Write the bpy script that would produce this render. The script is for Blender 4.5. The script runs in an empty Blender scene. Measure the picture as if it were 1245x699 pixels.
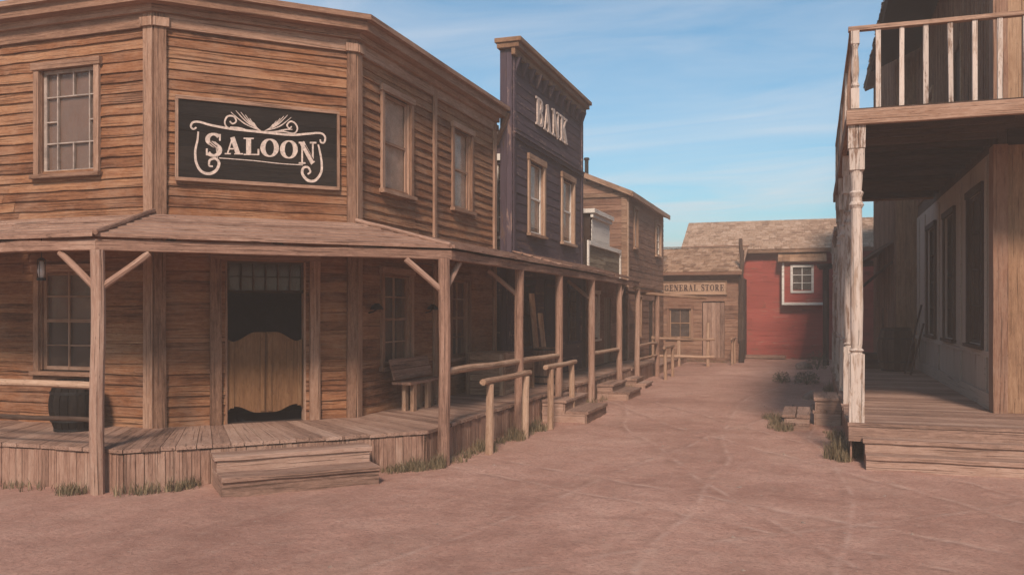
import bpy, math, random
from mathutils import Vector as V, noise as mn
random.seed(7)
R=random.uniform
S2=math.sqrt(.5)
col=bpy.context.scene.collection
sc=bpy.context.scene
# ------------------------------------------------------------------ materials
def nodes(name):
    m=bpy.data.materials.new(name); m.use_nodes=True
    nt=m.node_tree; b=nt.nodes['Principled BSDF']
    return m,nt,b
def N(nt,t,**k):
    n=nt.nodes.new(t)
    for a,v in k.items(): setattr(n,a,v)
    return n
def math_(nt,op,a,b=None,c=None,clamp=False):
    n=N(nt,'ShaderNodeMath',operation=op); n.use_clamp=clamp
    for i,x in enumerate((a,b,c)):
        if x is None: continue
        if isinstance(x,(int,float)): n.inputs[i].default_value=x
        else: nt.links.new(x,n.inputs[i])
    return n.outputs[0]
def mapr(nt,x,a,b,c=0,d=1):
    n=N(nt,'ShaderNodeMapRange'); nt.links.new(x,n.inputs[0])
    for i,v in zip((1,2,3,4),(a,b,c,d)): n.inputs[i].default_value=v
    return n.outputs[0]
def vmul(nt,v,s):
    n=N(nt,'ShaderNodeVectorMath',operation='MULTIPLY'); nt.links.new(v,n.inputs[0]); n.inputs[1].default_value=s
    return n.outputs[0]
def noise(nt,v,scale=1,detail=4,rough=.6,dist=0):
    n=N(nt,'ShaderNodeTexNoise'); nt.links.new(v,n.inputs['Vector'])
    n.inputs['Scale'].default_value=scale; n.inputs['Detail'].default_value=detail; n.inputs['Roughness'].default_value=rough
    n.inputs['Distortion'].default_value=dist
    return n.outputs['Fac']
def ramp(nt,f,stops):
    n=N(nt,'ShaderNodeValToRGB'); nt.links.new(f,n.inputs[0]); e=n.color_ramp.elements
    while len(e)<len(stops): e.new(.5)
    for x,(p,c) in zip(e,stops): x.position=p; x.color=(*c,1)
    return n.outputs[0]
def mix(nt,f,a,b,mode='MIX'):
    n=N(nt,'ShaderNodeMix',data_type='RGBA',blend_type=mode); n.clamp_factor=True
    if isinstance(f,(int,float)): n.inputs[0].default_value=f
    else: nt.links.new(f,n.inputs[0])
    for i,x in ((6,a),(7,b)):
        if isinstance(x,tuple): n.inputs[i].default_value=(*x,1)
        else: nt.links.new(x,n.inputs[i])
    return n.outputs[2]
def wood(name,dark,mid,light,tone=.5,bump=.6,paint=None,peel=.5,rough=.85,stain=.35,bleach=None):
    m,nt,b=nodes(name)
    g=N(nt,'ShaderNodeAttribute',attribute_name='grain').outputs['Vector']
    t=N(nt,'ShaderNodeAttribute',attribute_name='tone').outputs['Fac']
    pos=N(nt,'ShaderNodeNewGeometry').outputs['Position']
    n1=mapr(nt,noise(nt,vmul(nt,g,(2.4,42,42)),1,9,.78,.35),.10,.90)
    n2=noise(nt,vmul(nt,g,(1.1,6,6)),1,6,.7,.3)
    n3=noise(nt,vmul(nt,g,(.9,75,75)),1,3,.5,.3)
    n4=noise(nt,vmul(nt,g,(7,26,26)),1,6,.8,.5)
    crack=mapr(nt,n3,.60,.67)
    v=N(nt,'ShaderNodeTexVoronoi'); nt.links.new(vmul(nt,g,(1.3,5.5,5.5)),v.inputs['Vector'])
    knot=mapr(nt,v.outputs['Distance'],.16,.05)
    nw=noise(nt,pos,.9,5,.6)
    f=math_(nt,'ADD',math_(nt,'ADD',math_(nt,'MULTIPLY',n1,.42),math_(nt,'MULTIPLY',n2,.45)),math_(nt,'SUBTRACT',math_(nt,'MULTIPLY',n4,.62),.19))
    f=math_(nt,'ADD',f,math_(nt,'MULTIPLY',math_(nt,'SUBTRACT',t,.5),tone))
    f=math_(nt,'ADD',f,math_(nt,'MULTIPLY',math_(nt,'SUBTRACT',nw,.5),stain))
    c=ramp(nt,f,[(.30,dark),(.56,mid),(.82,light)])
    if bleach:
        bn=math_(nt,'ADD',math_(nt,'MULTIPLY',noise(nt,pos,1.7,6,.7,.3),.65),math_(nt,'MULTIPLY',n1,.35))
        c=mix(nt,mapr(nt,bn,.47,.68,0,.6),c,bleach)
    if paint:
        pn=noise(nt,vmul(nt,g,(2.2,13,13)),1,6,.75,.5)
        pn2=noise(nt,pos,1.1,4,.6)
        pm=mapr(nt,math_(nt,'ADD',math_(nt,'MULTIPLY',pn,.7),math_(nt,'MULTIPLY',pn2,.3)),peel-.03,peel+.03,1,0)
        pc=mix(nt,math_(nt,'MULTIPLY',n1,.55),paint,tuple(x*.45 for x in paint))
        pc=mix(nt,mapr(nt,t,0,1,0,.35),pc,tuple(min(1,x*1.35+.015) for x in paint))
        c=mix(nt,pm,c,pc)
    c=mix(nt,math_(nt,'MULTIPLY',crack,.6),c,tuple(x*.22 for x in dark))
    c=mix(nt,math_(nt,'MULTIPLY',knot,.6),c,tuple(x*.4 for x in dark))
    nt.links.new(c,b.inputs['Base Color'])
    b.inputs['Roughness'].default_value=rough
    b.inputs['Specular IOR Level'].default_value=.12
    h=math_(nt,'SUBTRACT',math_(nt,'ADD',math_(nt,'ADD',math_(nt,'MULTIPLY',n1,.7),math_(nt,'MULTIPLY',n4,.9)),math_(nt,'MULTIPLY',n2,.5)),math_(nt,'MULTIPLY',crack,.7))
    bp=N(nt,'ShaderNodeBump'); bp.inputs['Strength'].default_value=bump; bp.inputs['Distance'].default_value=.012
    nt.links.new(h,bp.inputs['Height']); nt.links.new(bp.outputs[0],b.inputs['Normal'])
    return m
def plain(name,c,rough=.6,metal=0,var=.35,scale=9,bump=.2):
    m,nt,b=nodes(name)
    pos=N(nt,'ShaderNodeNewGeometry').outputs['Position']
    n1=noise(nt,pos,scale,6,.65)
    cc=mix(nt,mapr(nt,n1,.35,.7),tuple(x*(1-var) for x in c),tuple(min(1,x*(1+var)) for x in c))
    nt.links.new(cc,b.inputs['Base Color']); b.inputs['Roughness'].default_value=rough; b.inputs['Metallic'].default_value=metal
    bp=N(nt,'ShaderNodeBump'); bp.inputs['Strength'].default_value=bump; bp.inputs['Distance'].default_value=.01
    nt.links.new(n1,bp.inputs['Height']); nt.links.new(bp.outputs[0],b.inputs['Normal'])
    return m
M={}
M['siding']=wood('saloon_siding',(.095,.034,.017),(.265,.112,.053),(.45,.24,.13),tone=.22,bump=1.0,stain=.45,bleach=(.34,.215,.15))
M['trim']=wood('weathered_trim',(.13,.065,.04),(.31,.175,.115),(.47,.30,.215),tone=.3,bump=.8)
M['porch']=wood('porch_timber',(.14,.075,.052),(.34,.195,.138),(.48,.32,.24),tone=.22,bump=.9)
M['deck']=wood('deck_boards',(.15,.088,.064),(.34,.205,.15),(.48,.32,.245),tone=.28,bump=.8)
M['log']=wood('log_wood',(.16,.085,.05),(.38,.23,.15),(.54,.37,.26),tone=.3,bump=.9)
M['batwing']=wood('door_wood',(.085,.038,.018),(.18,.09,.043),(.26,.145,.075),tone=.2,bump=.4)
M['brown']=wood('brown_siding',(.09,.042,.027),(.24,.122,.078),(.37,.215,.145),tone=.22,bump=.8,bleach=(.32,.21,.15))
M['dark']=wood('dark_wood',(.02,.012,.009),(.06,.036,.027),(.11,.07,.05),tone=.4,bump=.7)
M['sign_black']=wood('black_signboard',(.008,.006,.005),(.016,.012,.010),(.032,.024,.019),tone=.3,bump=.5)
M['bank']=wood('bank_paint',(.06,.035,.03),(.17,.10,.08),(.30,.20,.17),paint=(.078,.054,.068),peel=.565,bump=.7)
M['bluepaint']=wood('blue_paint',(.05,.03,.03),(.12,.08,.07),(.2,.14,.12),paint=(.03,.036,.06),peel=.62,bump=.6)
M['red']=wood('red_paint',(.13,.05,.035),(.28,.12,.08),(.38,.2,.14),paint=(.36,.075,.058),peel=.575,bump=.6)
M['white']=wood('white_paint',(.17,.11,.08),(.32,.23,.17),(.45,.35,.28),paint=(.78,.70,.62),peel=.60,bump=.6)
M['postwhite']=wood('worn_white_paint',(.20,.12,.085),(.38,.26,.19),(.52,.39,.31),paint=(.62,.50,.42),peel=.52,bump=.9)
M['plaster']=wood('pale_wall_boards',(.16,.12,.10),(.30,.235,.20),(.42,.33,.27),paint=(.42,.345,.285),peel=.60,bump=.4)
M['tan']=wood('tan_boards',(.14,.07,.04),(.32,.18,.105),(.46,.29,.185),tone=.25,bump=.7)
M['green']=wood('faded_green_boards',(.10,.075,.05),(.22,.17,.115),(.33,.27,.19),tone=.3,bump=.6)
M['shingle']=wood('wooden_shingles',(.16,.085,.05),(.36,.215,.135),(.52,.34,.23),tone=.35,bump=.9)
M['shinglelight']=wood('sun_faded_shingles',(.22,.13,.085),(.42,.27,.18),(.56,.39,.28),tone=.3,bump=.9)
M['shingledark']=wood('dark_shingles',(.04,.025,.02),(.10,.065,.05),(.19,.13,.10),tone=.8,bump=.9)
M['iron']=plain('dark_iron',(.03,.027,.025),.55,.7)
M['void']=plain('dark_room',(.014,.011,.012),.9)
M['blind']=plain('brown_roller_blind',(.20,.12,.088),.85,var=.12,scale=3)
M['blindpale']=plain('pale_roller_blind',(.74,.58,.47),.85,var=.12,scale=3)
M['blindred']=plain('red_curtain_cloth',(.20,.07,.05),.9,var=.3,scale=5)
M['letter']=plain('pale_sign_paint',(.60,.46,.38),.75,var=.3,scale=25)
M['letterdark']=plain('dark_sign_paint',(.045,.02,.016),.8,var=.3,scale=25)
M['leadwork']=plain('pale_lead_bars',(.36,.28,.23),.6)
M['stone']=plain('dusty_stone',(.26,.18,.14),.95,var=.35,scale=14,bump=.6)
def glass():
    m,nt,b=nodes('dusty_glass')
    pos=N(nt,'ShaderNodeNewGeometry').outputs['Position']
    b.inputs['Base Color'].default_value=(.30,.22,.18,1); b.inputs['Roughness'].default_value=.85
    gl=N(nt,'ShaderNodeBsdfGlossy'); gl.inputs['Roughness'].default_value=.12; gl.inputs[0].default_value=(.6,.55,.5,1)
    tr=N(nt,'ShaderNodeBsdfTransparent'); tr.inputs[0].default_value=(.95,.92,.9,1)
    lw=N(nt,'ShaderNodeLayerWeight'); lw.inputs[0].default_value=.5; frf=math_(nt,'ADD',math_(nt,'MULTIPLY',math_(nt,'POWER',lw.outputs['Facing'],4),.5),.035)
    m1=N(nt,'ShaderNodeMixShader'); nt.links.new(frf,m1.inputs[0]); nt.links.new(tr.outputs[0],m1.inputs[1]); nt.links.new(gl.outputs[0],m1.inputs[2])
    m2=N(nt,'ShaderNodeMixShader'); nt.links.new(mapr(nt,noise(nt,pos,4,6,.7),.35,.75,.04,.25),m2.inputs[0])
    nt.links.new(m1.outputs[0],m2.inputs[1]); nt.links.new(b.outputs[0],m2.inputs[2])
    nt.links.new(m2.outputs[0],nt.nodes['Material Output'].inputs[0])
    return m
M['glass']=glass()
def foliage(name,a,b_,):
    m,nt,b=nodes(name)
    t=N(nt,'ShaderNodeAttribute',attribute_name='tone').outputs['Fac']
    nt.links.new(mix(nt,t,a,b_),b.inputs['Base Color']); b.inputs['Roughness'].default_value=.8
    return m
M['grass']=foliage('dry_grass',(.065,.05,.024),(.26,.185,.10))
M['weed']=foliage('dusty_weed',(.055,.05,.028),(.20,.16,.09))
def ground_mat():
    m,nt,b=nodes('dusty_ground')
    pos=N(nt,'ShaderNodeNewGeometry').outputs['Position']
    big=noise(nt,pos,.22,5,.6,.5); med=noise(nt,pos,1.6,6,.65,.3); fine=noise(nt,pos,22,7,.82); grit=noise(nt,pos,120,3,.7)
    # wagon ruts: pairs of thin pale lines that bend slowly along the street
    sp=N(nt,'ShaderNodeSeparateXYZ'); nt.links.new(pos,sp.inputs[0]); X,Y=sp.outputs[0],sp.outputs[1]
    wob=math_(nt,'MULTIPLY',math_(nt,'SUBTRACT',noise(nt,vmul(nt,pos,(.14,.14,0)),1,2,.45),.5),1.6)
    rut=None; dk=None
    for x0,sl,am,ph,w in ((-2.2,.06,.5,0,.035),(-.75,.06,.5,0,.03),(8.1,-.62,.25,1,.045),(9.4,-.62,.25,1,.03),(4.2,-.43,.7,2.2,.03),(-6.5,.36,.8,.6,.03),(16,-1.7,.4,.3,.05),(-9.5,1.1,.6,2,.035),(14.2,-1.7,.4,.3,.03)):
        ln_=math_(nt,'ADD',math_(nt,'ADD',math_(nt,'MULTIPLY',Y,sl),x0),math_(nt,'ADD',wob,math_(nt,'MULTIPLY',math_(nt,'SINE',math_(nt,'ADD',math_(nt,'MULTIPLY',Y,.22),ph)),am)))
        dd=math_(nt,'SUBTRACT',X,ln_); e=mapr(nt,math_(nt,'ABSOLUTE',dd),w*(1+abs(sl))*1.3,0)
        e2=mapr(nt,math_(nt,'ABSOLUTE',math_(nt,'ADD',dd,.08)),.09*(1+abs(sl)),0)
        rut=e if rut is None else math_(nt,'MAXIMUM',rut,e); dk=e2 if dk is None else math_(nt,'MAXIMUM',dk,e2)
    brk=noise(nt,pos,2.3,6,.7)
    rut=math_(nt,'MULTIPLY',rut,mapr(nt,brk,.42,.60)); dk=math_(nt,'MULTIPLY',dk,mapr(nt,brk,.42,.6))
    r2=noise(nt,vmul(nt,pos,(1.2,.5,1)),1,6,.7)
    f=math_(nt,'ADD',math_(nt,'MULTIPLY',big,.7),math_(nt,'MULTIPLY',med,.35))
    c=ramp(nt,f,[(.36,(.30,.148,.108)),(.52,(.475,.255,.19)),(.68,(.63,.375,.29))])
    c=mix(nt,mapr(nt,fine,.48,.62,0,.55),c,(.20,.105,.078))
    c=mix(nt,mapr(nt,noise(nt,pos,9,7,.8),.56,.64,0,.35),c,(.58,.38,.29))
    mid2=noise(nt,pos,6.5,6,.7)
    c=mix(nt,mapr(nt,mid2,.46,.68,0,.35),c,(.27,.14,.105))
    c=mix(nt,mapr(nt,noise(nt,vmul(nt,pos,(1,.45,1)),5,7,.75),.50,.70,0,.30),c,(.58,.38,.29))
    c=mix(nt,mapr(nt,grit,.55,.7,0,.5),c,(.48,.33,.26))
    c=mix(nt,math_(nt,'MULTIPLY',dk,.35),c,(.22,.118,.085))
    c=mix(nt,math_(nt,'MULTIPLY',rut,.42),c,(.66,.45,.36))
    c=mix(nt,mapr(nt,r2,.5,.72,0,.35),c,(.50,.32,.24))
    nt.links.new(c,b.inputs['Base Color']); b.inputs['Roughness'].default_value=.95; b.inputs['Specular IOR Level'].default_value=.1
    h=math_(nt,'ADD',math_(nt,'ADD',math_(nt,'MULTIPLY',mid2,.55),math_(nt,'MULTIPLY',fine,.40)),math_(nt,'ADD',math_(nt,'ADD',math_(nt,'MULTIPLY',r2,.15),math_(nt,'MULTIPLY',dk,-.25)),math_(nt,'MULTIPLY',grit,.12)))
    bp=N(nt,'ShaderNodeBump'); bp.inputs['Strength'].default_value=.8; bp.inputs['Distance'].default_value=.06
    nt.links.new(h,bp.inputs['Height']); nt.links.new(bp.outputs[0],b.inputs['Normal'])
    return m
M['ground']=ground_mat()
# ------------------------------------------------------------------ mesh builder
class MB:
    def __init__(s): s.v=[];s.f=[];s.g=[];s.t=[]
    def ring_loft(s,rings,grains,tone=None,caps=True):
        tone=R(0,1) if tone is None else tone
        b=len(s.v); k=len(rings[0]); o=(R(0,50),R(0,50),R(0,50))
        for r,g in zip(rings,grains):
            for p,q in zip(r,g):
                s.v.append(tuple(p)); s.g.append((q[0]+o[0],q[1]+o[1],q[2]+o[2])); s.t.append(tone)
        for i in range(len(rings)-1):
            for j in range(k):
                j2=(j+1)%k
                s.f.append((b+i*k+j,b+i*k+j2,b+(i+1)*k+j2,b+(i+1)*k+j))
        if caps:
            s.f.append(tuple(b+j for j in reversed(range(k))))
            e=b+(len(rings)-1)*k
            s.f.append(tuple(e+j for j in range(k)))
        return s
    def plank(s,a,b,up,w,t,seg=.7,jit=.003,tone=None,side=None):
        """a board from a to b; 'up' = width direction, thickness across; centred"""
        a=V(a);b=V(b);d=(b-a);L=d.length;d.normalize();up=V(up);up=(up-d*up.dot(d)).normalized();n=d.cross(up)
        k=max(1,int(L/seg)); rings=[];gr=[]
        for i in range(k+1):
            c=a+d*(L*i/k); w1=w/2+R(-jit,jit);w2=w/2+R(-jit,jit); t1=t/2+R(-jit,jit)*.4
            sh=n*R(-jit,jit)*.5
            rings.append([c+sh-up*w1-n*t1,c+sh+up*w2-n*t1,c+sh+up*w2+n*t1,c+sh-up*w1+n*t1])
            x=L*i/k
            gr.append([(x,-w/2,-t/2),(x,w/2,-t/2),(x,w/2,t/2),(x,-w/2,t/2)])
        return s.ring_loft(rings,gr,tone)
    def box(s,x0,x1,y0,y1,z0,z1,axis=0,jit=0,tone=None):
        c=V(((x0+x1)/2,(y0+y1)/2,(z0+z1)/2)); e=V((x1-x0,y1-y0,z1-z0))
        d=V((0,0,0)); d[axis]=e[axis]/2
        up=V((0,0,0)); ua={0:2,1:2,2:0}[axis]; up[ua]=1
        th={0:e[1],1:e[0],2:e[1]}[axis]
        return s.plank(c-d,c+d,up,e[ua],th,99,jit,tone)
    def hexa(s,p,g=None,tone=None):
        """p: 4 points one end, 4 the other"""
        L=(V(p[4])-V(p[0])).length; w=(V(p[1])-V(p[0])).length; t=(V(p[3])-V(p[0])).length
        gg=[(0,0,0),(0,w,0),(0,w,t),(0,0,t)]
        return s.ring_loft([p[:4],p[4:]],[gg,[(L,a[1],a[2]) for a in gg]],tone)
    def tube(s,pts,rad,n=10,rough=0.0,tone=None,caps=True):
        pts=[V(p) for p in pts]; 
        if isinstance(rad,(int,float)): rad=[rad]*len(pts)
        rings=[];gr=[];x=0; ref=None
        lob=[1+R(-rough,rough) for _ in range(n)]
        for i,p in enumerate(pts):
            d=(pts[min(i+1,len(pts)-1)]-pts[max(i-1,0)]).normalized()
            if ref is None:
                ref=V((0,0,1)) if abs(d.z)<.9 else V((1,0,0))
            a=(ref-d*ref.dot(d)).normalized(); ref=a; b=d.cross(a)
            if i: x+=(p-pts[i-1]).length
            r=rad[i]
            rings.append([p+(a*math.cos(q)+b*math.sin(q))*r*lob[j]*(1+R(-rough,rough)*.35) for j,q in enumerate([2*math.pi*k/n for k in range(n)])])
            gr.append([(x,math.cos(q)*r,math.sin(q)*r) for q in [2*math.pi*k/n for k in range(n)]])
        return s.ring_loft(rings,gr,tone,caps)
    def log(s,a,b,r,n=12,seg=.3,bend=.012,rough=.07,taper=.1):
        a=V(a);b=V(b);L=(b-a).length;k=max(2,int(L/seg));o=R(0,99);pts=[];rad=[]
        for i in range(k+1):
            t=i/k; w=V((mn.noise(V((o,t*L*.7,0))),mn.noise(V((o,t*L*.7,7))),mn.noise(V((o,t*L*.7,13)))))*bend*(2 if 0<i<k else .4)
            pts.append(a.lerp(b,t)+w); rad.append(r*(1-taper*t)*(1+.07*mn.noise(V((o+5,t*L*2.5,0)))))
        return s.tube(pts,rad,n,rough)
    def build(s,name,mat,parent=None,bevel=0,smooth=False):
        me=bpy.data.meshes.new(name); me.from_pydata(s.v,[],s.f)
        a=me.attributes.new('grain','FLOAT_VECTOR','POINT'); a.data.foreach_set('vector',[c for g in s.g for c in g])
        a=me.attributes.new('tone','FLOAT','POINT'); a.data.foreach_set('value',s.t)
        me.materials.append(M[mat] if isinstance(mat,str) else mat)
        if smooth: me.polygons.foreach_set('use_smooth',[True]*len(me.polygons))
        me.update()
        o=bpy.data.objects.new(name,me); col.objects.link(o)
        if parent is not None:
            o.parent=parent; o.matrix_parent_inverse=parent.matrix_basis.inverted() if False else o.matrix_parent_inverse
            if parent_loc(parent)!=(0,0,0):
                px=V(parent_loc(parent))
                me.transform(__import__('mathutils').Matrix.Translation(-px))
        if bevel:
            bv=o.modifiers.new('bevel','BEVEL'); bv.width=bevel; bv.segments=2; bv.limit_method='ANGLE'
        return o
def parent_loc(p):
    x=V(p.location); q=p.parent
    while q: x+=V(q.location); q=q.parent
    return tuple(x)
def thing(name,label,cat,loc=(0,0,0),group=None,kind=None):
    o=bpy.data.objects.new(name,None); col.objects.link(o); o.location=loc; o.empty_display_size=.2
    tag(o,label,cat,group); return o
def tag(o,label,cat,group=None,kind=None):
    if label: o['label']=label
    if cat: o['category']=cat
    if group: o['group']=group
    if kind: o['kind']=kind
    return o
class Fr:
    """wall frame: origin, direction along the wall (outside is on its right-hand side)"""
    def __init__(s,a,b):
        s.a=V((a[0],a[1],0)); d=V((b[0]-a[0],b[1]-a[1],0)); s.L=d.length; s.u=d.normalized(); s.n=V((s.u.y,-s.u.x,0))
    def P(s,u,n,z): return s.a+s.u*u+s.n*n+V((0,0,z))
def cut(a,b,holes):
    out=[(a,b)]
    for h0,h1 in holes:
        nx=[]
        for x0,x1 in out:
            if h1<=x0 or h0>=x1: nx.append((x0,x1)); continue
            if h0>x0: nx.append((x0,h0))
            if h1<x1: nx.append((h1,x1))
        out=nx
    return [q for q in out if q[1]-q[0]>.02]
def hboards(mb,fr,z0,z1,h=.19,ops=(),proud=.03,ztop=None,seg=.5,jz=.006,u0=0,u1=None,maxlen=4.2,base=0):
    u1=fr.L if u1 is None else u1
    z=z0
    while z<z1-.02:
        b=min(z+h*R(.93,1.07),z1)
        if z1-b<.05: b=z1
        zm=(z+b)/2
        lo,hi=u0,u1
        if ztop:
            us=[u0+(u1-u0)*i/40 for i in range(41) if ztop(u0+(u1-u0)*i/40)>zm]
            if not us: break
            lo,hi=min(us),max(us)
        for a,c in cut(lo,hi,[(o[0],o[1]) for o in ops if o[2]<zm<o[3]]):
            joints=[a]
            while c-joints[-1]>maxlen: joints.append(joints[-1]+R(1.8,maxlen-.6))
            joints.append(c)
            for j0,j1 in zip(joints,joints[1:]):
                g0=.002 if j0>a else 0; g1=.002 if j1<c else 0
                k=max(1,int((j1-j0)/seg)); rings=[];gr=[]; pj=proud*R(.75,1.15)+base; top=base+.006*R(.6,1.6)
                tilt=R(-.004,.004)
                for i in range(k+1):
                    u=j0+g0+(j1-j0-g0-g1)*i/k; jj=R(-jz,jz)*(1.8 if random.random()<.12 else 1)+tilt*(i/k-.5)*2; pn=pj+R(-.004,.004)
                    rings.append([fr.P(u,-.02,z),fr.P(u,pn,z+jj-.004),fr.P(u,pn*.97,z+jj+.02),fr.P(u,top,b+.004),fr.P(u,-.02,b)])
                    x=u-j0
                    gr.append([(x,0,0),(x,.03,0),(x,.045,0),(x,.03+b-z,0),(x,.05+b-z,0)])
                mb.ring_loft(rings,gr)
        z=b
def vboards(mb,fr,z0,z1,w=.2,ops=(),t=.03,ztop=None,zj=.01,base=0,batten=0,u0=0,u1=None,zbot=None):
    u=u0; u1=fr.L if u1 is None else u1
    while u<u1-.03:
        b=min(u+w*R(.85,1.15),u1)
        um=(u+b)/2
        zt=(ztop(um) if ztop else z1)
        for a,c in cut(z0+ (R(0,zj) if zj else 0),zt-(R(0,zj) if zj else 0),[(o[2],o[3]) for o in ops if o[0]<um<o[1]]):
            n=base+t/2+R(-.004,.004)
            mb.plank(fr.P(um,n,a),fr.P(um,n,c),fr.u,b-u-.006,t,.9,.002)
            if batten and b<u1-.05: mb.plank(fr.P(b,base+t+.012,a),fr.P(b,base+t+.012,c),fr.u,batten,.022,.9,.002)
        u=b
def slabs(mb,fr,z0,z1,ops=(),n0=-.12,n1=-.021,u0=0,u1=None):
    u1=fr.L if u1 is None else u1
    zs=sorted({z0,z1,*[o[2] for o in ops],*[o[3] for o in ops]}); zs=[z for z in zs if z0<=z<=z1]
    for a,b in zip(zs,zs[1:]):
        zm=(a+b)/2
        for c,d in cut(u0,u1,[(o[0],o[1]) for o in ops if o[2]<zm<o[3]]):
            mb.hexa([fr.P(c,n0,a),fr.P(c,n1,a),fr.P(c,n1,b),fr.P(c,n0,b),fr.P(d,n0,a),fr.P(d,n1,a),fr.P(d,n1,b),fr.P(d,n0,b)])
def window(parent,fr,u0,u1,z0,z1,mat='trim',sash='trim',blind='blind',pat='grid',cols=2,rows=2,cw=.09,cn=.05,blind_to=0,void=True,label=None):
    m=MB(); c=.012
    m.plank(fr.P(u0-cw/2,cn,z0-.02),fr.P(u0-cw/2,cn,z1+cw),fr.u,cw,.045,.6,.003)
    m.plank(fr.P(u1+cw/2,cn,z0-.02),fr.P(u1+cw/2,cn,z1+cw),fr.u,cw,.045,.6,.003)
    m.plank(fr.P(u0-cw-.03,cn+.01,z1+cw*.55),fr.P(u1+cw+.03,cn+.01,z1+cw*.55),(0,0,1),cw*1.15,.06,.6,.003)
    m.plank(fr.P(u0-cw-.03,cn+.02,z0-.05),fr.P(u1+cw+.03,cn+.02,z0-.05),(0,0,1),.06,.10,.6,.003)
    # jambs of the opening
    for u in (u0+.008,u1-.008): m.plank(fr.P(u,-.045,z0),fr.P(u,-.045,z1),fr.u,.02,.14,9,0)
    w=m.build('window',mat,parent)
    if label: w['label']=label
    s=MB(); W=u1-u0-.04; H=z1-z0; a0=u0+.02
    def ln(x0,y0,x1,y1,t,n=-.035,d=.03):
        up=fr.u if x0==x1 else (0,0,1)
        n+=.003 if x0==x1 else 0
        s.plank(fr.P(a0+W*x0,n,z0+H*y0),fr.P(a0+W*x1,n,z0+H*y1),up,t,d,9,0)
    e=.025/W*1.0; q=.025/H
    for x in (e,1-e): ln(x,0,x,1,.05)
    ln(0,q,1,q,.05); ln(0,1-q,1,1-q,.05)
    if pat=='margin':
        for x in (.26,.86): ln(x,.02,x,.98,.018)
        for y in (.29,.74): ln(.02,y,.98,y,.018)
        ln(.56,.74,.56,.98,.018); ln(.56,.02,.56,.29,.018); ln(.02,.5,.26,.5,.018); ln(.86,.5,.98,.5,.018)
    else:
        ln(0,.5,1,.5,.045)
        for i in range(1,cols): ln(i/cols,0,i/cols,1,.022)
        for j in range(1,rows):
            if abs(j/rows-.5)>.02: ln(0,j/rows,1,j/rows,.022)
    s.build('sash',sash,w)
    g=MB(); g.plank(fr.P((u0+u1)/2,-.055,z0),fr.P((u0+u1)/2,-.055,z1),fr.u,u1-u0-.02,.005,99,0); g.build('pane','glass',w)
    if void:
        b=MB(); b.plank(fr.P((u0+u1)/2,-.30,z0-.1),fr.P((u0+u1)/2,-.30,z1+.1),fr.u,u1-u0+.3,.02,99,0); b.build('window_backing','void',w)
    if blind:
        b=MB(); k=14; zz=z0+(z1-z0)*blind_to; rings=[];gr=[]
        for i in range(k+1):
            u=u0-.02+(u1-u0+.04)*i/k; nn=-.072+R(-.004,.004)
            rings.append([fr.P(u,nn-.004,zz),fr.P(u,nn,zz),fr.P(u,nn,z1+.05),fr.P(u,nn-.004,z1+.05)]); gr.append([(0,0,0)]*4)
        b.ring_loft(rings,gr); b.build('blind',blind,w)
    return w
def off(pts,n):
    """offset an open polyline to its right-hand side"""
    P=[V((p[0],p[1])) for p in pts]; out=[]
    nr=[]
    for a,b in zip(P,P[1:]):
        d=(b-a).normalized(); nr.append(V((d.y,-d.x)))
    for i,p in enumerate(P):
        if i==0: out.append(p+nr[0]*n)
        elif i==len(P)-1: out.append(p+nr[-1]*n)
        else:
            m=(nr[i-1]+nr[i]); m=m/m.dot(nr[i]); out.append(p+m*n)
    return out
def band(mb,pts,n0,n1,z0,z1,seg=1.3,jit=.004):
    A=off(pts,n0);B=off(pts,n1)
    for i in range(len(pts)-1):
        L=(B[i+1]-B[i]).length; k=max(1,int(L/seg)); rings=[];gr=[]
        for j in range(k+1):
            t=j/k; a=A[i].lerp(A[i+1],t); b=B[i].lerp(B[i+1],t); e=R(-jit,jit); f=R(-jit,jit)
            if j in (0,k): e=f=0
            rings.append([(a.x,a.y,z0),(b.x,b.y,z0+e),(b.x,b.y,z1+f),(a.x,a.y,z1)])
            x=L*t; gr.append([(x,0,0),(x,n1-n0,0),(x,n1-n0,z1-z0),(x,0,z1-z0)])
        mb.ring_loft(rings,gr)
def strip_planks(mb,In,Out,zi,zo,w,t,over=0,gap=.008,zj=.003,ej=.012):
    """planks laid side by side from polyline In to polyline Out (deck or sloping roof)"""
    for i in range(len(In)-1):
        a0,a1=V(In[i]),V(In[i+1]); b0,b1=V(Out[i]),V(Out[i+1])
        L=max((b1-b0).length,(a1-a0).length); k=max(1,round(L/w)); cuts=[0]
        for j in range(1,k): cuts.append((j+R(-.12,.12))/k)
        cuts.append(1)
        for c0,c1 in zip(cuts,cuts[1:]):
            g=gap/L/2; p=[]
            q=[a0.lerp(a1,c0+g),a0.lerp(a1,c1-g),b0.lerp(b1,c0+g),b0.lerp(b1,c1-g)]
            d=(q[2]-q[0]).normalized()*R(-ej,ej); e=R(-zj,zj)
            A0,A1,B0,B1=q[0],q[1],q[2]+d,q[3]+d
            mb.hexa([(A0.x,A0.y,zi-t+e),(A1.x,A1.y,zi-t+e),(A1.x,A1.y,zi+e),(A0.x,A0.y,zi+e),
                     (B0.x,B0.y,zo-t+e),(B1.x,B1.y,zo-t+e),(B1.x,B1.y,zo+e),(B0.x,B0.y,zo+e)])
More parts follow.
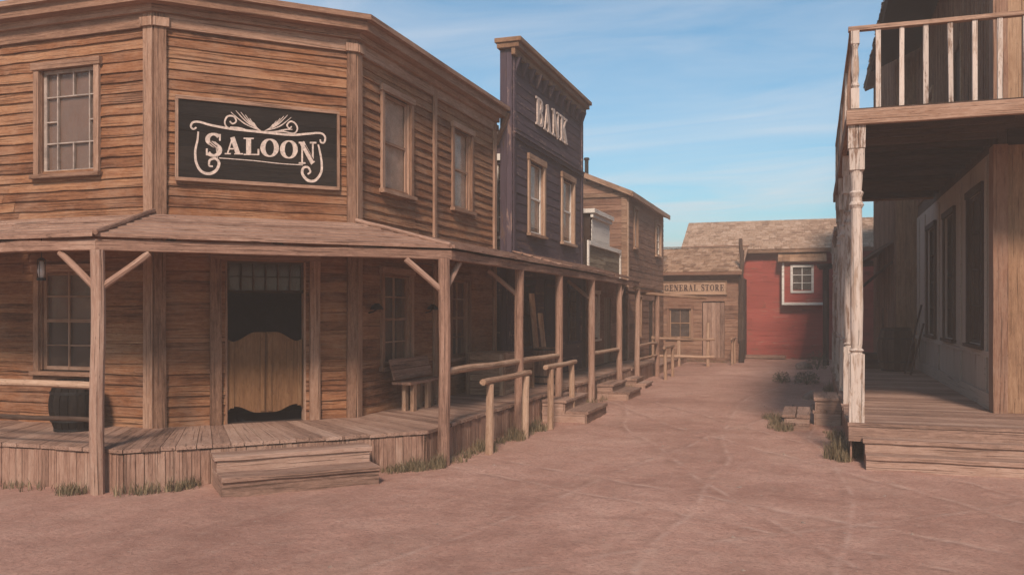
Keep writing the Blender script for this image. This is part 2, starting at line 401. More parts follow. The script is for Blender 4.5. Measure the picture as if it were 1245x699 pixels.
def post(parent,x,y,z0,z1,r=.078,name='porch_post',mat='porch',braces=(),square=False):
    m=MB()
    if square: m.plank((x,y,z0),(x,y,z1),(1,0,0),r*2,r*2,.5,.004)
    else: m.log((x,y,z0),(x+R(-.01,.01),y,z1),r,10,.35,.010,.05,.03)
    o=m.build(name,mat,parent,bevel=.008 if square else 0)
    for d in braces:
        b=MB(); d=V((d[0],d[1],0))
        b.log((x+d.x*.05,y+d.y*.05,z1-.42),(x+d.x*.55,y+d.y*.55,z1-.02),.042,8,.2,.006,.06,.05)
        b.build('brace',mat,o)
    return o
def roofslab(mb,c4,t,axis_w=.18,jit=.01,rows=None,shingle=True):
    """shingled slope: c4 = eave-left, eave-right, ridge-right, ridge-left"""
    e0,e1,r1,r0=[V(c) for c in c4]
    up=(r0-e0); H=up.length; k=rows or max(1,int(H/.28)); nrm=(e1-e0).cross(r0-e0).normalized()
    if nrm.z<0: nrm=-nrm
    mb.hexa([e0-nrm*t,e1-nrm*t,e1-nrm*.004,e0-nrm*.004,r0-nrm*t,r1-nrm*t,r1-nrm*.004,r0-nrm*.004])
    o=R(0,99)
    for j in range(k):
        t0=j/k-.006;t1=min(1,(j+1)/k+.25/k)
        A=e0.lerp(r0,t0);B=e1.lerp(r1,t0);C=e0.lerp(r0,t1);D=e1.lerp(r1,t1)
        L=(B-A).length; n=max(1,int(L/axis_w)); s0=R(0,.5)/n
        for i in range(n):
            a=max(0,i/n+s0-.5/n+R(-.1,.1)/n);b=min(1,(i+1)/n+s0-.5/n-.004)
            if b-a<.002: continue
            h=.016*R(.6,2.0); dj=(C-A).normalized()*R(-.03,.015)
            p0=A.lerp(B,a)+dj;p1=A.lerp(B,b)+dj;q0=C.lerp(D,a);q1=C.lerp(D,b)
            mb.hexa([p0,p1,p1+nrm*h,p0+nrm*h,q0,q1,q1+nrm*.005,q0+nrm*.005])
# ------------------------------------------------------------------ lettering (own slab-serif strokes)
def stroke(pts,w):
    if isinstance(w,(int,float)): w=[w]*len(pts)
    P=[V(p) for p in pts]; L=[];Rr=[]
    for i,p in enumerate(P):
        d=(P[min(i+1,len(P)-1)]-P[max(i-1,0)]).normalized(); n=V((-d.y,d.x))
        L.append(p+n*w[i]/2); Rr.append(p-n*w[i]/2)
    return [(Rr[i],Rr[i+1],L[i+1],L[i]) for i in range(len(P)-1)]
def rect(a,b,c,d): return [(V((a,b)),V((c,b)),V((c,d)),V((a,d)))]
def arc(cx,cy,rx,ry,a0,a1,wf,n=16):
    pts=[];w=[]
    for i in range(n+1):
        a=math.radians(a0+(a1-a0)*i/n); pts.append((cx+rx*math.cos(a),cy+ry*math.sin(a))); w.append(wf(a))
    return stroke(pts,w)
fat=lambda a:.07+.17*abs(math.cos(a))**1.3
def glyph(c):
    s=.075
    if c=='O': return arc(.45,.5,.33,.46,0,360,fat,26),.9
    if c=='A': return stroke([(.14,.04),(.42,.98)],.08)+stroke([(.40,.98),(.70,.04)],.24)+rect(.24,.28,.6,.36)+rect(0,0,.32,s)+rect(.5,0,.96,s),.96
    if c=='L': return rect(.13,.05,.38,.95)+rect(0,0,.8,s)+rect(0,1-s,.52,1)+stroke([(.76,.0),(.76,.36)],.09),.86
    if c=='N': return rect(.14,.05,.23,.95)+stroke([(.17,.97),(.80,.03)],.25)+rect(.74,.05,.83,.95)+rect(0,0,.37,s)+rect(0,1-s,.34,1)+rect(.62,1-s,.98,1),1.0
    if c=='S': return arc(.42,.74,.25,.225,30,250,lambda a:.10+.09*abs(math.cos(a)),12)+stroke([(.30,.58),(.42,.52),(.56,.44)],[.2,.25,.22])+arc(.42,.27,.26,.235,70,-150,lambda a:.10+.10*abs(math.cos(a)),12)+stroke([(.68,.68),(.68,.97)],.07)+stroke([(.14,.04),(.14,.34)],.07),.8
    if c=='B': return rect(.13,.0,.37,1)+rect(0,0,.2,s)+rect(0,1-s,.2,1)+arc(.42,.755,.24,.205,90,-90,fat,10)+arc(.42,.27,.29,.225,90,-90,fat,10)+rect(.3,.46,.46,.55)+rect(.3,0,.46,s)+rect(.3,1-s,.46,1),.82
    if c=='K': return rect(.13,.05,.37,.95)+rect(0,0,.5,s)+rect(0,1-s,.5,1)+stroke([(.34,.40),(.78,.96)],.09)+stroke([(.48,.56),(.80,.03)],.25)+rect(.6,1-s,.94,1)+rect(.6,0,1.0,s),1.0
    if c=='G': return arc(.45,.5,.33,.45,45,325,fat,20)+rect(.60,.05,.84,.44)+rect(.5,.40,.92,.48)+stroke([(.74,.68),(.74,.97)],.07),.95
    if c=='E': return rect(.13,.05,.37,.95)+rect(0,0,.78,s)+rect(0,1-s,.78,1)+rect(.3,.46,.6,.54)+stroke([(.74,0),(.74,.3)],.09)+stroke([(.74,.7),(.74,1)],.09)+stroke([(.58,.36),(.58,.64)],.08),.86
    if c=='R': return rect(.13,.05,.37,.95)+rect(0,0,.5,s)+rect(0,1-s,.2,1)+arc(.42,.73,.25,.23,90,-90,fat,10)+stroke([(.45,.48),(.78,.03)],.24)+rect(.3,1-s,.46,1)+rect(.62,0,.96,s)+rect(.3,.46,.46,.54),.96
    if c=='T': return rect(.30,.05,.54,.95)+rect(.16,0,.68,s)+rect(0,1-s,.84,1)+stroke([(.04,.7),(.04,1)],.09)+stroke([(.80,.7),(.80,1)],.09),.9
    return [],.45
def put_quads(mb,fr,quads,n,h=.012):
    for i,q in enumerate(quads):
        e=n+h+ .0006*(i%7)
        mb.hexa([fr.P(q[0].x,n,q[0].y),fr.P(q[1].x,n,q[1].y),fr.P(q[1].x,e,q[1].y),fr.P(q[0].x,e,q[0].y),
                 fr.P(q[3].x,n,q[3].y),fr.P(q[2].x,n,q[2].y),fr.P(q[2].x,e,q[2].y),fr.P(q[3].x,e,q[3].y)])
def text_quads(txt,x0,z0,x1,z1,space=.06):
    gs=[glyph(c) for c in txt]; tot=sum(g[1] for g in gs)+space*(len(txt)-1); k=(x1-x0)/tot; x=x0; out=[]
    for q,w in gs:
        for p in q: out.append(tuple(V((x+v.x*k,z0+v.y*(z1-z0))) for v in p))
        x+=(w+space)*k
    return out
# ================================================================== GROUND
def gz(x,y):
    if not(-16<x<11 and -1<y<46): return 0
    v=.022*mn.noise(V((x*.8,y*.35,0)))+.016*mn.noise(V((x*2.2,y*1.6,3)))+.012*mn.noise(V((x*4.5,y*4.5,3)))
    q=mn.noise(V((x*9,y*9,8)))
    return v+.006*q+.010*max(0,mn.noise(V((x*2.8,y*2.8,17)))-.25)
def build_ground():
    v=[];f=[]
    xs=[-150,-90,-50,-30,-20]+[-15+i*.09 for i in range(0,278)]+[14,20,30,50,90,150]
    ys=[-150,-90,-40,-15,-5]+[0+i*.25 for i in range(0,20)]+[5+i*.09 for i in range(0,200)]+[23.1+i*.25 for i in range(0,90)]+[50,60,80,110,150]
    for y in ys:
        for x in xs:
            v.append((x,y,gz(x,y)))
    n=len(xs)
    for j in range(len(ys)-1):
        for i in range(n-1): f.append((j*n+i,j*n+i+1,(j+1)*n+i+1,(j+1)*n+i))
    me=bpy.data.meshes.new('ground'); me.from_pydata(v,[],f); me.materials.append(M['ground']); me.polygons.foreach_set('use_smooth',[True]*len(f))
    o=bpy.data.objects.new('ground',me); col.objects.link(o); tag(o,'dusty pinkish brown dirt street with faint wagon tracks','street',kind='structure')
build_ground()
# ================================================================== SALOON
SA=[(-16,9.95),(-8.55,9.95),(-6.58,11.92),(-6.58,18.1)]
sal=thing('saloon','two storey saloon of rough orange brown boards with angled corner, swing doors and plank porch','saloon',(-8,12,0))
fA,fD,fS=Fr(SA[0],SA[1]),Fr(SA[1],SA[2]),Fr(SA[2],SA[3])
ZD=.5
opA=[(5.45,6.45,4.07,5.55),(5.45,6.4,1.26,2.66),(1.5,2.5,4.07,5.55)]
opD=[(.92,2.06,.5,2.82)]
y0=11.92
opS=[(.9,1.9,4.07,5.62),(3.82,4.74,4.10,5.62),(.9,1.9,1.22,2.7),(3.7,4.6,1.22,2.7)]
for fr,ops in ((fA,opA),(fD,opD),(fS,opS)):
    m=MB(); hboards(m,fr,ZD,6.14,.145,ops,proud=.036,jz=.006,seg=.24); m.build('wall','siding',sal)
m=MB()
for fr,ops in ((fA,opA),(fD,opD),(fS,opS)): slabs(m,fr,.1,6.4,ops,-.12,-.022)
fE=Fr((-6.68,18.09),(-16,18.09)); slabs(m,fE,.1,6.4,(),-.12,-.01)
fW=Fr((-16,18),(-16,10)); slabs(m,fW,.1,6.4,(),-.12,-.01)
m.build('light_tight_lining','dark',sal)  # inner shell behind the boards, added so no light leaks through
m=MB(); hboards(m,fE,ZD,6.14,.19,()); m.build('wall','siding',sal)
m=MB(); hboards(m,fW,.1,6.14,.19,()); m.build('wall','siding',sal)
m=MB(); m.box(-15.9,-6.75,9.95+2.0,18.0,6.35,6.45); m.box(-15.9,-8.7,10.1,11.96,6.352,6.452); m.build('roof','shingledark',sal)
# cornice
m=MB()
band(m,SA,.025,.075,5.98,6.16)
band(m,SA,.0,.14,6.165,6.26)
band(m,SA,-.05,.30,6.262,6.40)
band(m,SA,-.05,.38,6.402,6.48)
m.build('cornice','trim',sal)
def corner_post(parent,frs,z0,z1,w=.16,mat='trim',n=.06):
    m=MB()
    for fr,u,s in frs:
        m.plank(fr.P(u+s*w/2,n,z0),fr.P(u+s*w/2,n,z1),fr.u,w,.05,.7,.005)
        m.plank(fr.P(u+s*w*.55,n+.035,z1-.28),fr.P(u+s*w*.55,n+.035,z1-.16),fr.u,w*1.3,.06,.7,.003)
    m.build('corner_board',mat,parent)
corner_post(sal,[(fA,fA.L+.02,-1),(fD,-.02,1)],ZD,6.26,.155)
corner_post(sal,[(fD,fD.L+.02,-1),(fS,-.02,1)],ZD,6.26,.14)
corner_post(sal,[(fS,fS.L-.02,-1)],ZD,6.26,.14)
m=MB(); m.plank(fS.P(2.9,.06,3.4),fS.P(2.9,.06,6.1),fS.u,.11,.045,.7,.005); m.build('pilaster','trim',sal)
m=MB(); m.plank(fS.P(2.9,.06,ZD),fS.P(2.9,.06,2.95),fS.u,.11,.045,.7,.005); m.build('pilaster','trim',sal)
# cornice return strut at the far end
m=MB(); m.plank(fS.P(fS.L+.02,.33,6.36),fS.P(fS.L+.02,.05,5.7),(0,1,0),.10,.08,.3,.004); m.build('cornice_bracket','trim',sal)
window(sal,fA,*opA[0],pat='margin',sash='leadwork',blind='blind')
window(sal,fA,*opA[2],pat='margin',sash='leadwork',blind='blind')
window(sal,fA,*opA[1],pat='grid',cols=2,rows=4,sash='trim',blind='blind',blind_to=.48)
window(sal,fS,*opS[0],blind='blindpale',cols=1,rows=2,sash='trim')
window(sal,fS,*opS[1],blind='blindpale',cols=1,rows=2,sash='trim')
window(sal,fS,*opS[2],blind=None,cols=2,rows=4,sash='trim')
window(sal,fS,*opS[3],blind='blindred',cols=2,rows=4,sash='trim',blind_to=.3)
# doorway
dw=MB()
dw.plank(fD.P(.785,.065,ZD),fD.P(.785,.065,2.95),fD.u,.15,.07,.6,.004)
dw.plank(fD.P(2.18,.065,ZD),fD.P(2.18,.065,2.95),fD.u,.15,.07,.6,.004)
dw.plank(fD.P(.70,.07,2.89),fD.P(2.26,.07,2.89),(0,0,1),.12,.08,.6,.004)
for u in (.935,2.045): dw.plank(fD.P(u,-.05,ZD),fD.P(u,-.05,2.82),fD.u,.03,.15,9,0)
door=dw.build('doorway','trim',sal)
m=MB(); m.box
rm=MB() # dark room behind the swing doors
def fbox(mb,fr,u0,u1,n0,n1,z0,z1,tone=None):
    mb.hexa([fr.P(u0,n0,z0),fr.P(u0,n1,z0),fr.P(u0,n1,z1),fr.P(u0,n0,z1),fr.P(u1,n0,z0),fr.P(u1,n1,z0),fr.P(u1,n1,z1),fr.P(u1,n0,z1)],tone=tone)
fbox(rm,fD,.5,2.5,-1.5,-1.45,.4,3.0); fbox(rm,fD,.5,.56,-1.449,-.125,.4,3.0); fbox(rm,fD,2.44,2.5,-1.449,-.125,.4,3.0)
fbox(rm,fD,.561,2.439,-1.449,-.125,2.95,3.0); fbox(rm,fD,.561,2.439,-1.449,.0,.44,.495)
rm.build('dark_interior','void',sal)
# transom over the door
t=MB()
for a,b in ((2.36,2.40),(2.78,2.82)): fbox(t,fD,.951,2.03,-.04,.0,a,b)
for i in range(0,7): 
    u=.97+1.04*i/6; fbox(t,fD,u-.011,u+.011,-.033,-.007,2.401,2.779)
fbox(t,fD,.951,2.029,-.03,-.01,2.585,2.60)
tr=t.build('transom','dark',door)
t=MB(); fbox(t,fD,.96,2.02,-.06,-.055,2.40,2.78); t.build('transom_glass','glass',tr)
# batwing leaves
def batwing(uh,uf):
    m=MB(); k=14; rings=[];gr=[];
    s=1 if uf>uh else -1
    W=abs(uf-uh)
    for i in range(k+1):
        x=i/k
        top=1.66+.135*(.5-.5*math.cos(math.pi*min(1,max(0,(x-.12)/.62))))+ (.03*(1-x/.12) if x<.12 else 0)
        bot=.74-.10*(.5-.5*math.cos(math.pi*min(1,max(0,(x-.18)/.6))))- (.05*(1-x/.14) if x<.14 else 0)
        u=uh+s*W*x
        rings.append([fD.P(u,-.045,bot),fD.P(u,-.01,bot),fD.P(u,-.01,top),fD.P(u,-.045,top)])
        gr.append([(bot,W*x,0),(bot,W*x,.03),(top,W*x,.03),(top,W*x,0)])
    m.ring_loft(rings,gr,.5)
    for x in (.09,.91):
        u=uh+s*W*x; a=.72 if x<.5 else .66; b=1.66 if x<.5 else 1.77
        m.plank(fD.P(u,-.002,a),fD.P(u,-.002,b),fD.u,.055,.022,9,0,tone=.8)
    return m.build('swing_door','batwing',door)
batwing(.965,1.484); batwing(2.015,1.496)
# porch
DI=[(-16,9.92),(-8.56,9.92),(-6.55,11.93),(-6.55,18.12)]
DO=[(-16,8.25),(-7.55,8.25),(-4.90,10.90),(-4.90,18.12)]
m=MB(); strip_planks(m,DI,DO,ZD,ZD,.2,.045); m.build('porch_deck','deck',sal)
DOi=off(DO,-.05)
m=MB()
for i in range(3):
    a=DOi[i];b=DOi[i+1]; fr=Fr(a,b); vboards(m,fr,-.05,.45,.105,t=.025,base=0,zj=.02)
m.build('porch_skirt','porch',sal)
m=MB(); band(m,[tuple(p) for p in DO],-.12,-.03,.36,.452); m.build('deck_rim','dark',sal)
RI=[(-16,9.90),(-8.53,9.90),(-6.53,11.90),(-6.53,18.12)]
RO=[(-16,8.07),(-7.78,8.07),(-4.66,11.19),(-4.66,18.12)]
def course_roof(mb,In,Out,zi,zo,n=7):
    for c in range(n):
        ta,tb=c/n,(c+1)/n+.02
        for i in range(len(In)-1):
            I0,I1,O0,O1=V(In[i]),V(In[i+1]),V(Out[i]),V(Out[i+1])
            k=max(1,int((O1-O0).length/2.6)); cu=[0]+[(j+R(-.2,.2))/k for j in range(1,k)]+[1]
            for x0,x1 in zip(cu,cu[1:]):
                q=max(1,int((O1-O0).length*(x1-x0)/.5)); rings=[];gr=[]
                for j in range(q+1):
                    x=x0+.002+(x1-x0-.004)*j/q; A=I0.lerp(I1,x);B=O0.lerp(O1,x)
                    P=A.lerp(B,ta);Q=A.lerp(B,min(tb,1)+(.012*R(-1,1)+.01 if c==n-1 else R(-.006,.006))); zP=zi+(zo-zi)*ta; zQ=zi+(zo-zi)*min(tb,1)
                    rings.append([(P.x,P.y,zP-.02),(Q.x,Q.y,zQ-.02),(Q.x,Q.y,zQ+.024+R(-.003,.003)),(P.x,P.y,zP+.004)])
                    d=(O1-O0).length*(x-x0); w=(Q-P).length; gr.append([(d,0,0),(d,w,0),(d,w,.03),(d,0,.03)])
                mb.ring_loft(rings,gr)
m=MB(); course_roof(m,RI,RO,3.42,2.97); m.build('porch_roof','porch',sal)
m=MB(); band(m,RO,-.10,-.02,2.795,2.925,.6,.012); m.build('porch_beam','porch',sal,bevel=.01)
m=MB(); m.log((-8.53,9.9,3.46),(-7.74,8.03,3.0),.035,8); m.build('hip_pole','porch',sal); m=MB(); m.log((-6.55,11.9,3.47),(-4.68,11.15,3.0),.03,8); m.build('hip_pole','porch',sal)
m=MB()
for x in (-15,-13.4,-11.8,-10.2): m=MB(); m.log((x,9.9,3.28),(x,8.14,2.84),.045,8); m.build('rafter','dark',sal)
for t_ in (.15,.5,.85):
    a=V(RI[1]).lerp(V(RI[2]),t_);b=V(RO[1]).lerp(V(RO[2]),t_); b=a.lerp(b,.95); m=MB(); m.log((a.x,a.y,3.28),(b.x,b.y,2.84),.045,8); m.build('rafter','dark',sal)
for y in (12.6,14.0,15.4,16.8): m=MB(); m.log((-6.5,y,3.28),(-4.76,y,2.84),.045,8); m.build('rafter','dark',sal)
def spost(p,y,x=-4.76,z1=2.81,br=((0,-1),(0,1)),r=.078,name='porch_post'): return post(p,x,y,-.06,z1,r,name,'porch',br)
post(sal,-7.80,8.13,-.06,2.80,.078,braces=((-1,0),(S2,S2)))
post(sal,-12.0,8.15,-.06,2.80,.078,braces=((-1,0),(1,0)))
post(sal,-4.76,11.13,-.06,2.81,.082,braces=((-S2,-S2),(0,1)))
spost(sal,14.37,br=((-1,0),)); spost(sal,16.85,br=())
m=MB(); m.log((-4.77,11.1,1.27),(-4.77,16.95,1.22),.052,12); m.build('porch_rail','log',sal)
m=MB(); m.log((-12.2,8.15,1.24),(-7.85,8.15,1.24),.048,12); m.build('porch_rail','log',sal)
m=MB(); m.log((-12.2,8.16,.86),(-7.85,8.16,.84),.03,10); m.build('porch_rail','dark',sal)
# saloon sign
def saloon_sign():
    s=thing('saloon_sign','long black wooden sign reading SALOON with pale scrollwork and thin frame','sign',tuple(fD.P(1.39,.05,3.9)))
    b=MB(); zz=3.94
    for i in range(5): 
        h=(5.02-3.94)/5; fbox(b,fD,.28,2.51,.055,.078+R(0,.002),zz+.001,zz+h-.002); zz+=h
    b.build('sign_board','sign_black',s)
    b=MB()
    b.plank(fD.P(.25,.085,3.915),fD.P(2.54,.085,3.915),(0,0,1),.05,.05,.5,.002); b.plank(fD.P(.25,.085,5.045),fD.P(2.54,.085,5.045),(0,0,1),.05,.05,.5,.002)
    b.plank(fD.P(.265,.083,3.94),fD.P(.265,.083,5.02),fD.u,.04,.046,.5,.002); b.plank(fD.P(2.525,.083,3.94),fD.P(2.525,.083,5.02),fD.u,.04,.046,.5,.002)
    b.build('sign_frame','trim',s)
    def L(zx,zy):
        q=(zx-65)/920; top=105+80*q; bot=535+45*q; return V((.28+2.23*q,5.02-1.08*(zy-top)/(bot-top)))
    def smooth(pts,k=5):
        P=[L(*p) for p in pts]; out=[]
        for i in range(len(P)-1):
            p0=P[max(i-1,0)];p1=P[i];p2=P[i+1];p3=P[min(i+2,len(P)-1)]
            for j in range(k):
                t=j/k; out.append(.5*((2*p1)+(p2-p0)*t+(2*p0-5*p1+4*p2-p3)*t*t+(3*p1-p0-3*p2+p3)*t**3))
        out.append(P[-1]); return out
    def cur(pts,w0,w1=None,w2=None,k=5):
        c=smooth(pts,k); n=len(c); w1=w1 or w0; w2=w2 or w0
        w=[(w0+(w1-w0)*2*i/n if i<n/2 else w1+(w2-w1)*(2*i/n-1)) for i in range(n)]
        return stroke(c,w)
    q=[]
    q+=cur([(166,262),(150,272),(136,258),(146,236),(180,232),(250,250),(360,268),(520,283),(700,298),(800,292),(880,288),(910,308),(905,338),(885,338),(880,322)],.022,.034,.022)
    q+=cur([(176,285),(172,330),(160,390),(164,450),(190,500),(235,515),(275,495),(290,455),(270,432),(240,440),(236,470),(256,474)],.022,.042,.022)
    q+=cur([(868,350),(876,380),(888,440),(886,500),(850,545),(805,545),(772,510),(778,478),(805,474),(820,498),(804,512)],.022,.042,.022)
    q+=cur([(290,428),(480,440),(640,455),(775,462)],.012)
    q+=cur([(270,340),(282,428)],.010)
    for (x0,y0_),tips in (((528,278),[(356,176),(384,168),(412,176),(438,190),(462,208),(484,230)]),((548,278),[(706,202),(684,190),(662,196),(640,208),(618,222),(598,240)])):
        for i,(tx,ty) in enumerate(tips):
            mx=(x0*.45+tx*.55); my=(y0_*.45+ty*.55)+16-i*1.5
            q+=cur([(x0,y0_),(mx,my),(tx,ty)],.006,.017,.004,6)
    q+=cur([(520,283),(450,275),(400,262),(352,258)],.012,.024,.008)
    q+=cur([(470,275),(400,272),(340,262),(322,232),(338,200),(372,200),(386,226),(366,240),(350,226)],.014,.024,.018)
    q+=cur([(555,284),(620,280),(670,270),(712,268)],.012,.024,.008)
    q+=cur([(600,282),(660,280),(720,290),(742,265),(728,235),(700,225),(680,245),(694,262),(708,252)],.014,.024,.018)
    b=MB(); put_quads(b,fD,q,.0815,.006); b.build('scrollwork','letter',s)
    b=MB(); lets=[('S',214,308,294,420,.0),('A',322,424,312,408,0),('L',428,518,316,411,0),('O',524,632,320,420,0),('O',638,744,328,428,0),('N',750,856,336,456,0)]
    Q=[]
    for c,x0,x1,yt,yb,_ in lets:
        g,w=glyph(c)
        lo=min(v.x for p in g for v in p); hi=max(v.x for p in g for v in p)
        for p in g: Q.append(tuple(L(x0+(x1-x0)*(v.x-lo)/(hi-lo), yb+(yt-yb)*v.y) for v in p))
    put_quads(b,fD,Q,.080,.012); b.build('lettering','letter',s)
    b=MB(); Q=[]
    for c,x0,x1,yt,yb,st in (('S',214,308,294,420,[[(.26,.66),(.42,.55),(.62,.42)],[(.22,.58),(.38,.47),(.54,.36)]]),('N',750,856,336,456,[[(.30,.86),(.78,.13)]])):
        for t_ in st: Q+=stroke([L(x0+(x1-x0)*a/.9,yb+(yt-yb)*b_) for a,b_ in t_],.013)
    put_quads(b,fD,Q,.091,.008); b.build('letter_inlay','letterdark',s)
saloon_sign()
# front steps: two rough treads set against the porch edge, along the diagonal
fST=Fr((-7.55,8.25),(-4.90,10.90))
def steps(fr,u0,u1,treads,label,mat='deck',name='wooden_steps',cat='steps',group=None):
    o=thing(name,label,cat,tuple(fr.P((u0+u1)/2,.2,0)),group)
    for i,(n0,n1,z) in enumerate(treads):
        du=.05 if i%2 else 0
        b=MB(); w=n1-n0
        k=2
        for j in range(k): b.plank(fr.P(u0+du*.5,n0+w*(j+.5)/k,z-.025),fr.P(u1-du*.5,n0+w*(j+.5)/k+R(-.01,.01),z-.025),fr.n,w/k-.008,.055,.3,.008)
        tr=b.build('tread',mat,o,bevel=.006)
        zb=treads[i+1][2] if i+1<len(treads) else -.04
        b=MB(); b.plank(fr.P(u0+.03,n1-.05,(z-.052+zb)/2),fr.P(u1-.03,n1-.05,(z-.052+zb)/2),(0,0,1),z-.052-zb,.03,.4,.004)
        for u in (u0+.04,u1-.04): b.plank(fr.P(u,n0+.01,(z-.052+zb)/2),fr.P(u,n1-.07,(z-.052+zb)/2),(0,0,1),z-.054-zb,.03,.4,.003)
        b.build('riser',mat,o)
    return o
steps(fST,.96,2.86,[(.01,.40,.40),(.01,.78,.215)],'two weathered plank steps below the saloon swing doors')
# ================================================================== PROPS ON SALOON PORCH
def barrel(label,loc,h=.85,r=.31,mat='dark',hoop='iron',group=None):
    o=thing('barrel',label,'barrel',loc,group); m=MB(); n=18
    for i in range(n):
        a0=2*math.pi*i/n+.012;a1=2*math.pi*(i+1)/n-.012; rings=[];gr=[]
        for j in range(9):
            t=j/8; rr=r*(.76+.24*math.sin(math.pi*t)); z=h*t+R(-.002,.002) if 0<j<8 else h*t+R(-.004,.004)
            rings.append([(loc[0]+math.cos(a)*q,loc[1]+math.sin(a)*q,loc[2]+z) for a,q in ((a0,rr-.02),(a0,rr),(a1,rr),(a1,rr-.02))])
            gr.append([(z,0,0),(z,.02,0),(z,.02,.1),(z,0,.1)])
        m.ring_loft(rings,gr)
    m.build('staves',mat,o)
    m=MB(); 
    for t in (.03,.22,.75,.95):
        rr=r*(.76+.24*math.sin(math.pi*t))+.003; rings=[];gr=[]
        for i in range(33):
            a=2*math.pi*i/32; rings.append([(loc[0]+math.cos(a)*q,loc[1]+math.sin(a)*q,loc[2]+h*t+z) for q,z in ((rr-.006,-.018),(rr+.004,-.018),(rr+.004,.018),(rr-.006,.018))]); gr.append([(0,0,0)]*4)
        m=MB(); m.ring_loft(rings,gr,caps=False); m.build('hoop',hoop,o)
    m=MB(); m.tube([(loc[0],loc[1],loc[2]+h*.93),(loc[0],loc[1],loc[2]+h*.955)],r*.77,20); m.build('lid',mat,o)
    return o
barrel('dark iron-hooped barrel standing on the saloon porch under the lower corner window',(-9.42,9.42,ZD),.68,.32,'sign_black')
def lantern(label,x,y,z,hang=.25,s=1):
    o=thing('hanging_lantern',label,'lantern',(x,y,z))
    m=MB(); m.tube([(x,y,z+hang*1.0),(x,y,z+.13*s)],.006,6); m.tube([(x,y,z+.12*s),(x,y,z+.15*s)],[.05*s,.02*s],10); m.tube([(x,y,z-.11*s),(x,y,z-.08*s)],.05*s,10)
    for k in range(4):
        a=k*math.pi/2+.3; m.tube([(x+math.cos(a)*.045*s,y+math.sin(a)*.045*s,z-.1*s),(x+math.cos(a)*.045*s,y+math.sin(a)*.045*s,z+.12*s)],.004,5)
    m.build('lantern_frame','iron',o)
    m=MB(); m.tube([(x,y,z-.08*s),(x,y,z),(x,y,z+.11*s)],[.03*s,.042*s,.024*s],12); m.build('glass_chimney','lampglass',o,smooth=True)
    return o
M['lampglass']=plain('frosted_lamp_glass',(.62,.58,.55),.15,var=.1)
lantern('small glass lantern hanging from the porch roof left of the saloon post',-9.15,8.62,2.6,.42,1.1)
def wall_lamp(label,fr,u,z):
    o=thing('wall_lamp',label,'wall lamp',tuple(fr.P(u,.1,z)))
    m=MB(); m.tube([fr.P(u,.03,z-.05),fr.P(u,.12,z-.03),fr.P(u,.17,z+.02)],.012,6); m.build('lamp_arm','iron',o)
    m=MB(); p=fr.P(u,.17,z); m.tube([p+V((0,0,.0)),p+V((0,0,.05)),p+V((0,0,.10))],[.11,.085,.03],14); m.build('lamp_shade','iron',o)
wall_lamp('black wall lamp beside the saloon corner, nearer the swing doors',fS,.42,2.12)
wall_lamp('black wall lamp between the two lower street windows of the saloon',fS,2.55,2.12)
def bench():
    x=-6.42; o=thing('bench','plank bench with slanted back against the saloon wall under the first street window','bench',(x+.25,13.4,ZD))
    m=MB(); 
    for i in range(2): m.plank((x+.14+i*.17,12.75,ZD+.45),(x+.14+i*.17,14.15,ZD+.45),(1,0,0),.16,.04,.4,.003)
    m.build('seat','porch',o)
    m=MB()
    for i in range(2): m.plank((x+.10-.05*i,12.72,ZD+.58+i*.17),(x+.10-.05*i,14.17,ZD+.58+i*.17),(-.25,0,1),.16,.03,.4,.003)
    m.build('backrest','porch',o)
    for y in (12.95,13.5,13.98):
        m=MB(); m.plank((x+.2,y,ZD),(x+.2,y,ZD+.43),(0,1,0),.10,.07,.4,.003); m.plank((x+.35,y,ZD),(x+.35,y,ZD+.43),(0,1,0),.11,.06,.4,.003); m.build('leg','log',o)
bench()
def crate(label,x,y,z,a,b,h,mat='log'):
    o=thing('crate',label,'crate',(x,y,z)); m=MB(); k=int(h/.13)
    fs=[Fr((x-a/2,y-b/2),(x+a/2,y-b/2)),Fr((x+a/2,y-b/2),(x+a/2,y+b/2)),Fr((x+a/2,y+b/2),(x-a/2,y+b/2)),Fr((x-a/2,y+b/2),(x-a/2,y-b/2))]
    for fr in fs:
        for i in range(k):
            zz=z+h*(i+.5)/k; m.plank(fr.P(.0,-.012,zz),fr.P(fr.L,-.012,zz),(0,0,1),h/k-.012,.02,.4,.002)
    m.build('slats',mat,o)
    for fr in fs:
        for u in (.04,fr.L-.04): m=MB(); m.plank(fr.P(u,.012,z),fr.P(u,.012,z+h),fr.u,.07,.02,.4,.002); m.build('corner_batten',mat,o)
    m=MB(); 
    n=max(2,int(b/.14))
    for i in range(n): m.plank((x-a/2,y-b/2+b*(i+.5)/n,z+h+.012),(x+a/2,y-b/2+b*(i+.5)/n,z+h+.012),(0,1,0),b/n-.01,.02,.5,.002)
    m.build('lid',mat,o)
crate('tall slatted crate on the porch behind the second saloon post',-5.95,16.3,ZD,.75,.85,.78)
crate('lower slatted crate next to the tall crate on the porch',-5.85,17.35,ZD,.6,.7,.55,'tan')
barrel('light brown barrel on the porch between the crate and the bank',(-5.6,18.7,ZD),.8,.3,'brown')
def slab(label,x,y,h,w,lean):
    o=MB(); k=8; rings=[];gr=[]
    for i in range(k+1):
        t=i/k; ww=w*(1+.18*mn.noise(V((x*3,t*4,y)))); cx=x-lean*t; zz=ZD+h*t
        rings.append([(cx,y-ww/2,zz),(cx+.05,y-ww*.35,zz),(cx+.07,y,zz),(cx+.05,y+ww*.35,zz),(cx,y+ww/2,zz)]); gr.append([(zz,j*.06,0) for j in range(5)])
    o.ring_loft(rings,gr); ob=o.build('bark_slab','log'); tag(ob,label,'timber slab')
slab('tall bark-edged timber slab leaning on the bank front beside the door',-5.95,19.35,2.0,.30,.18)
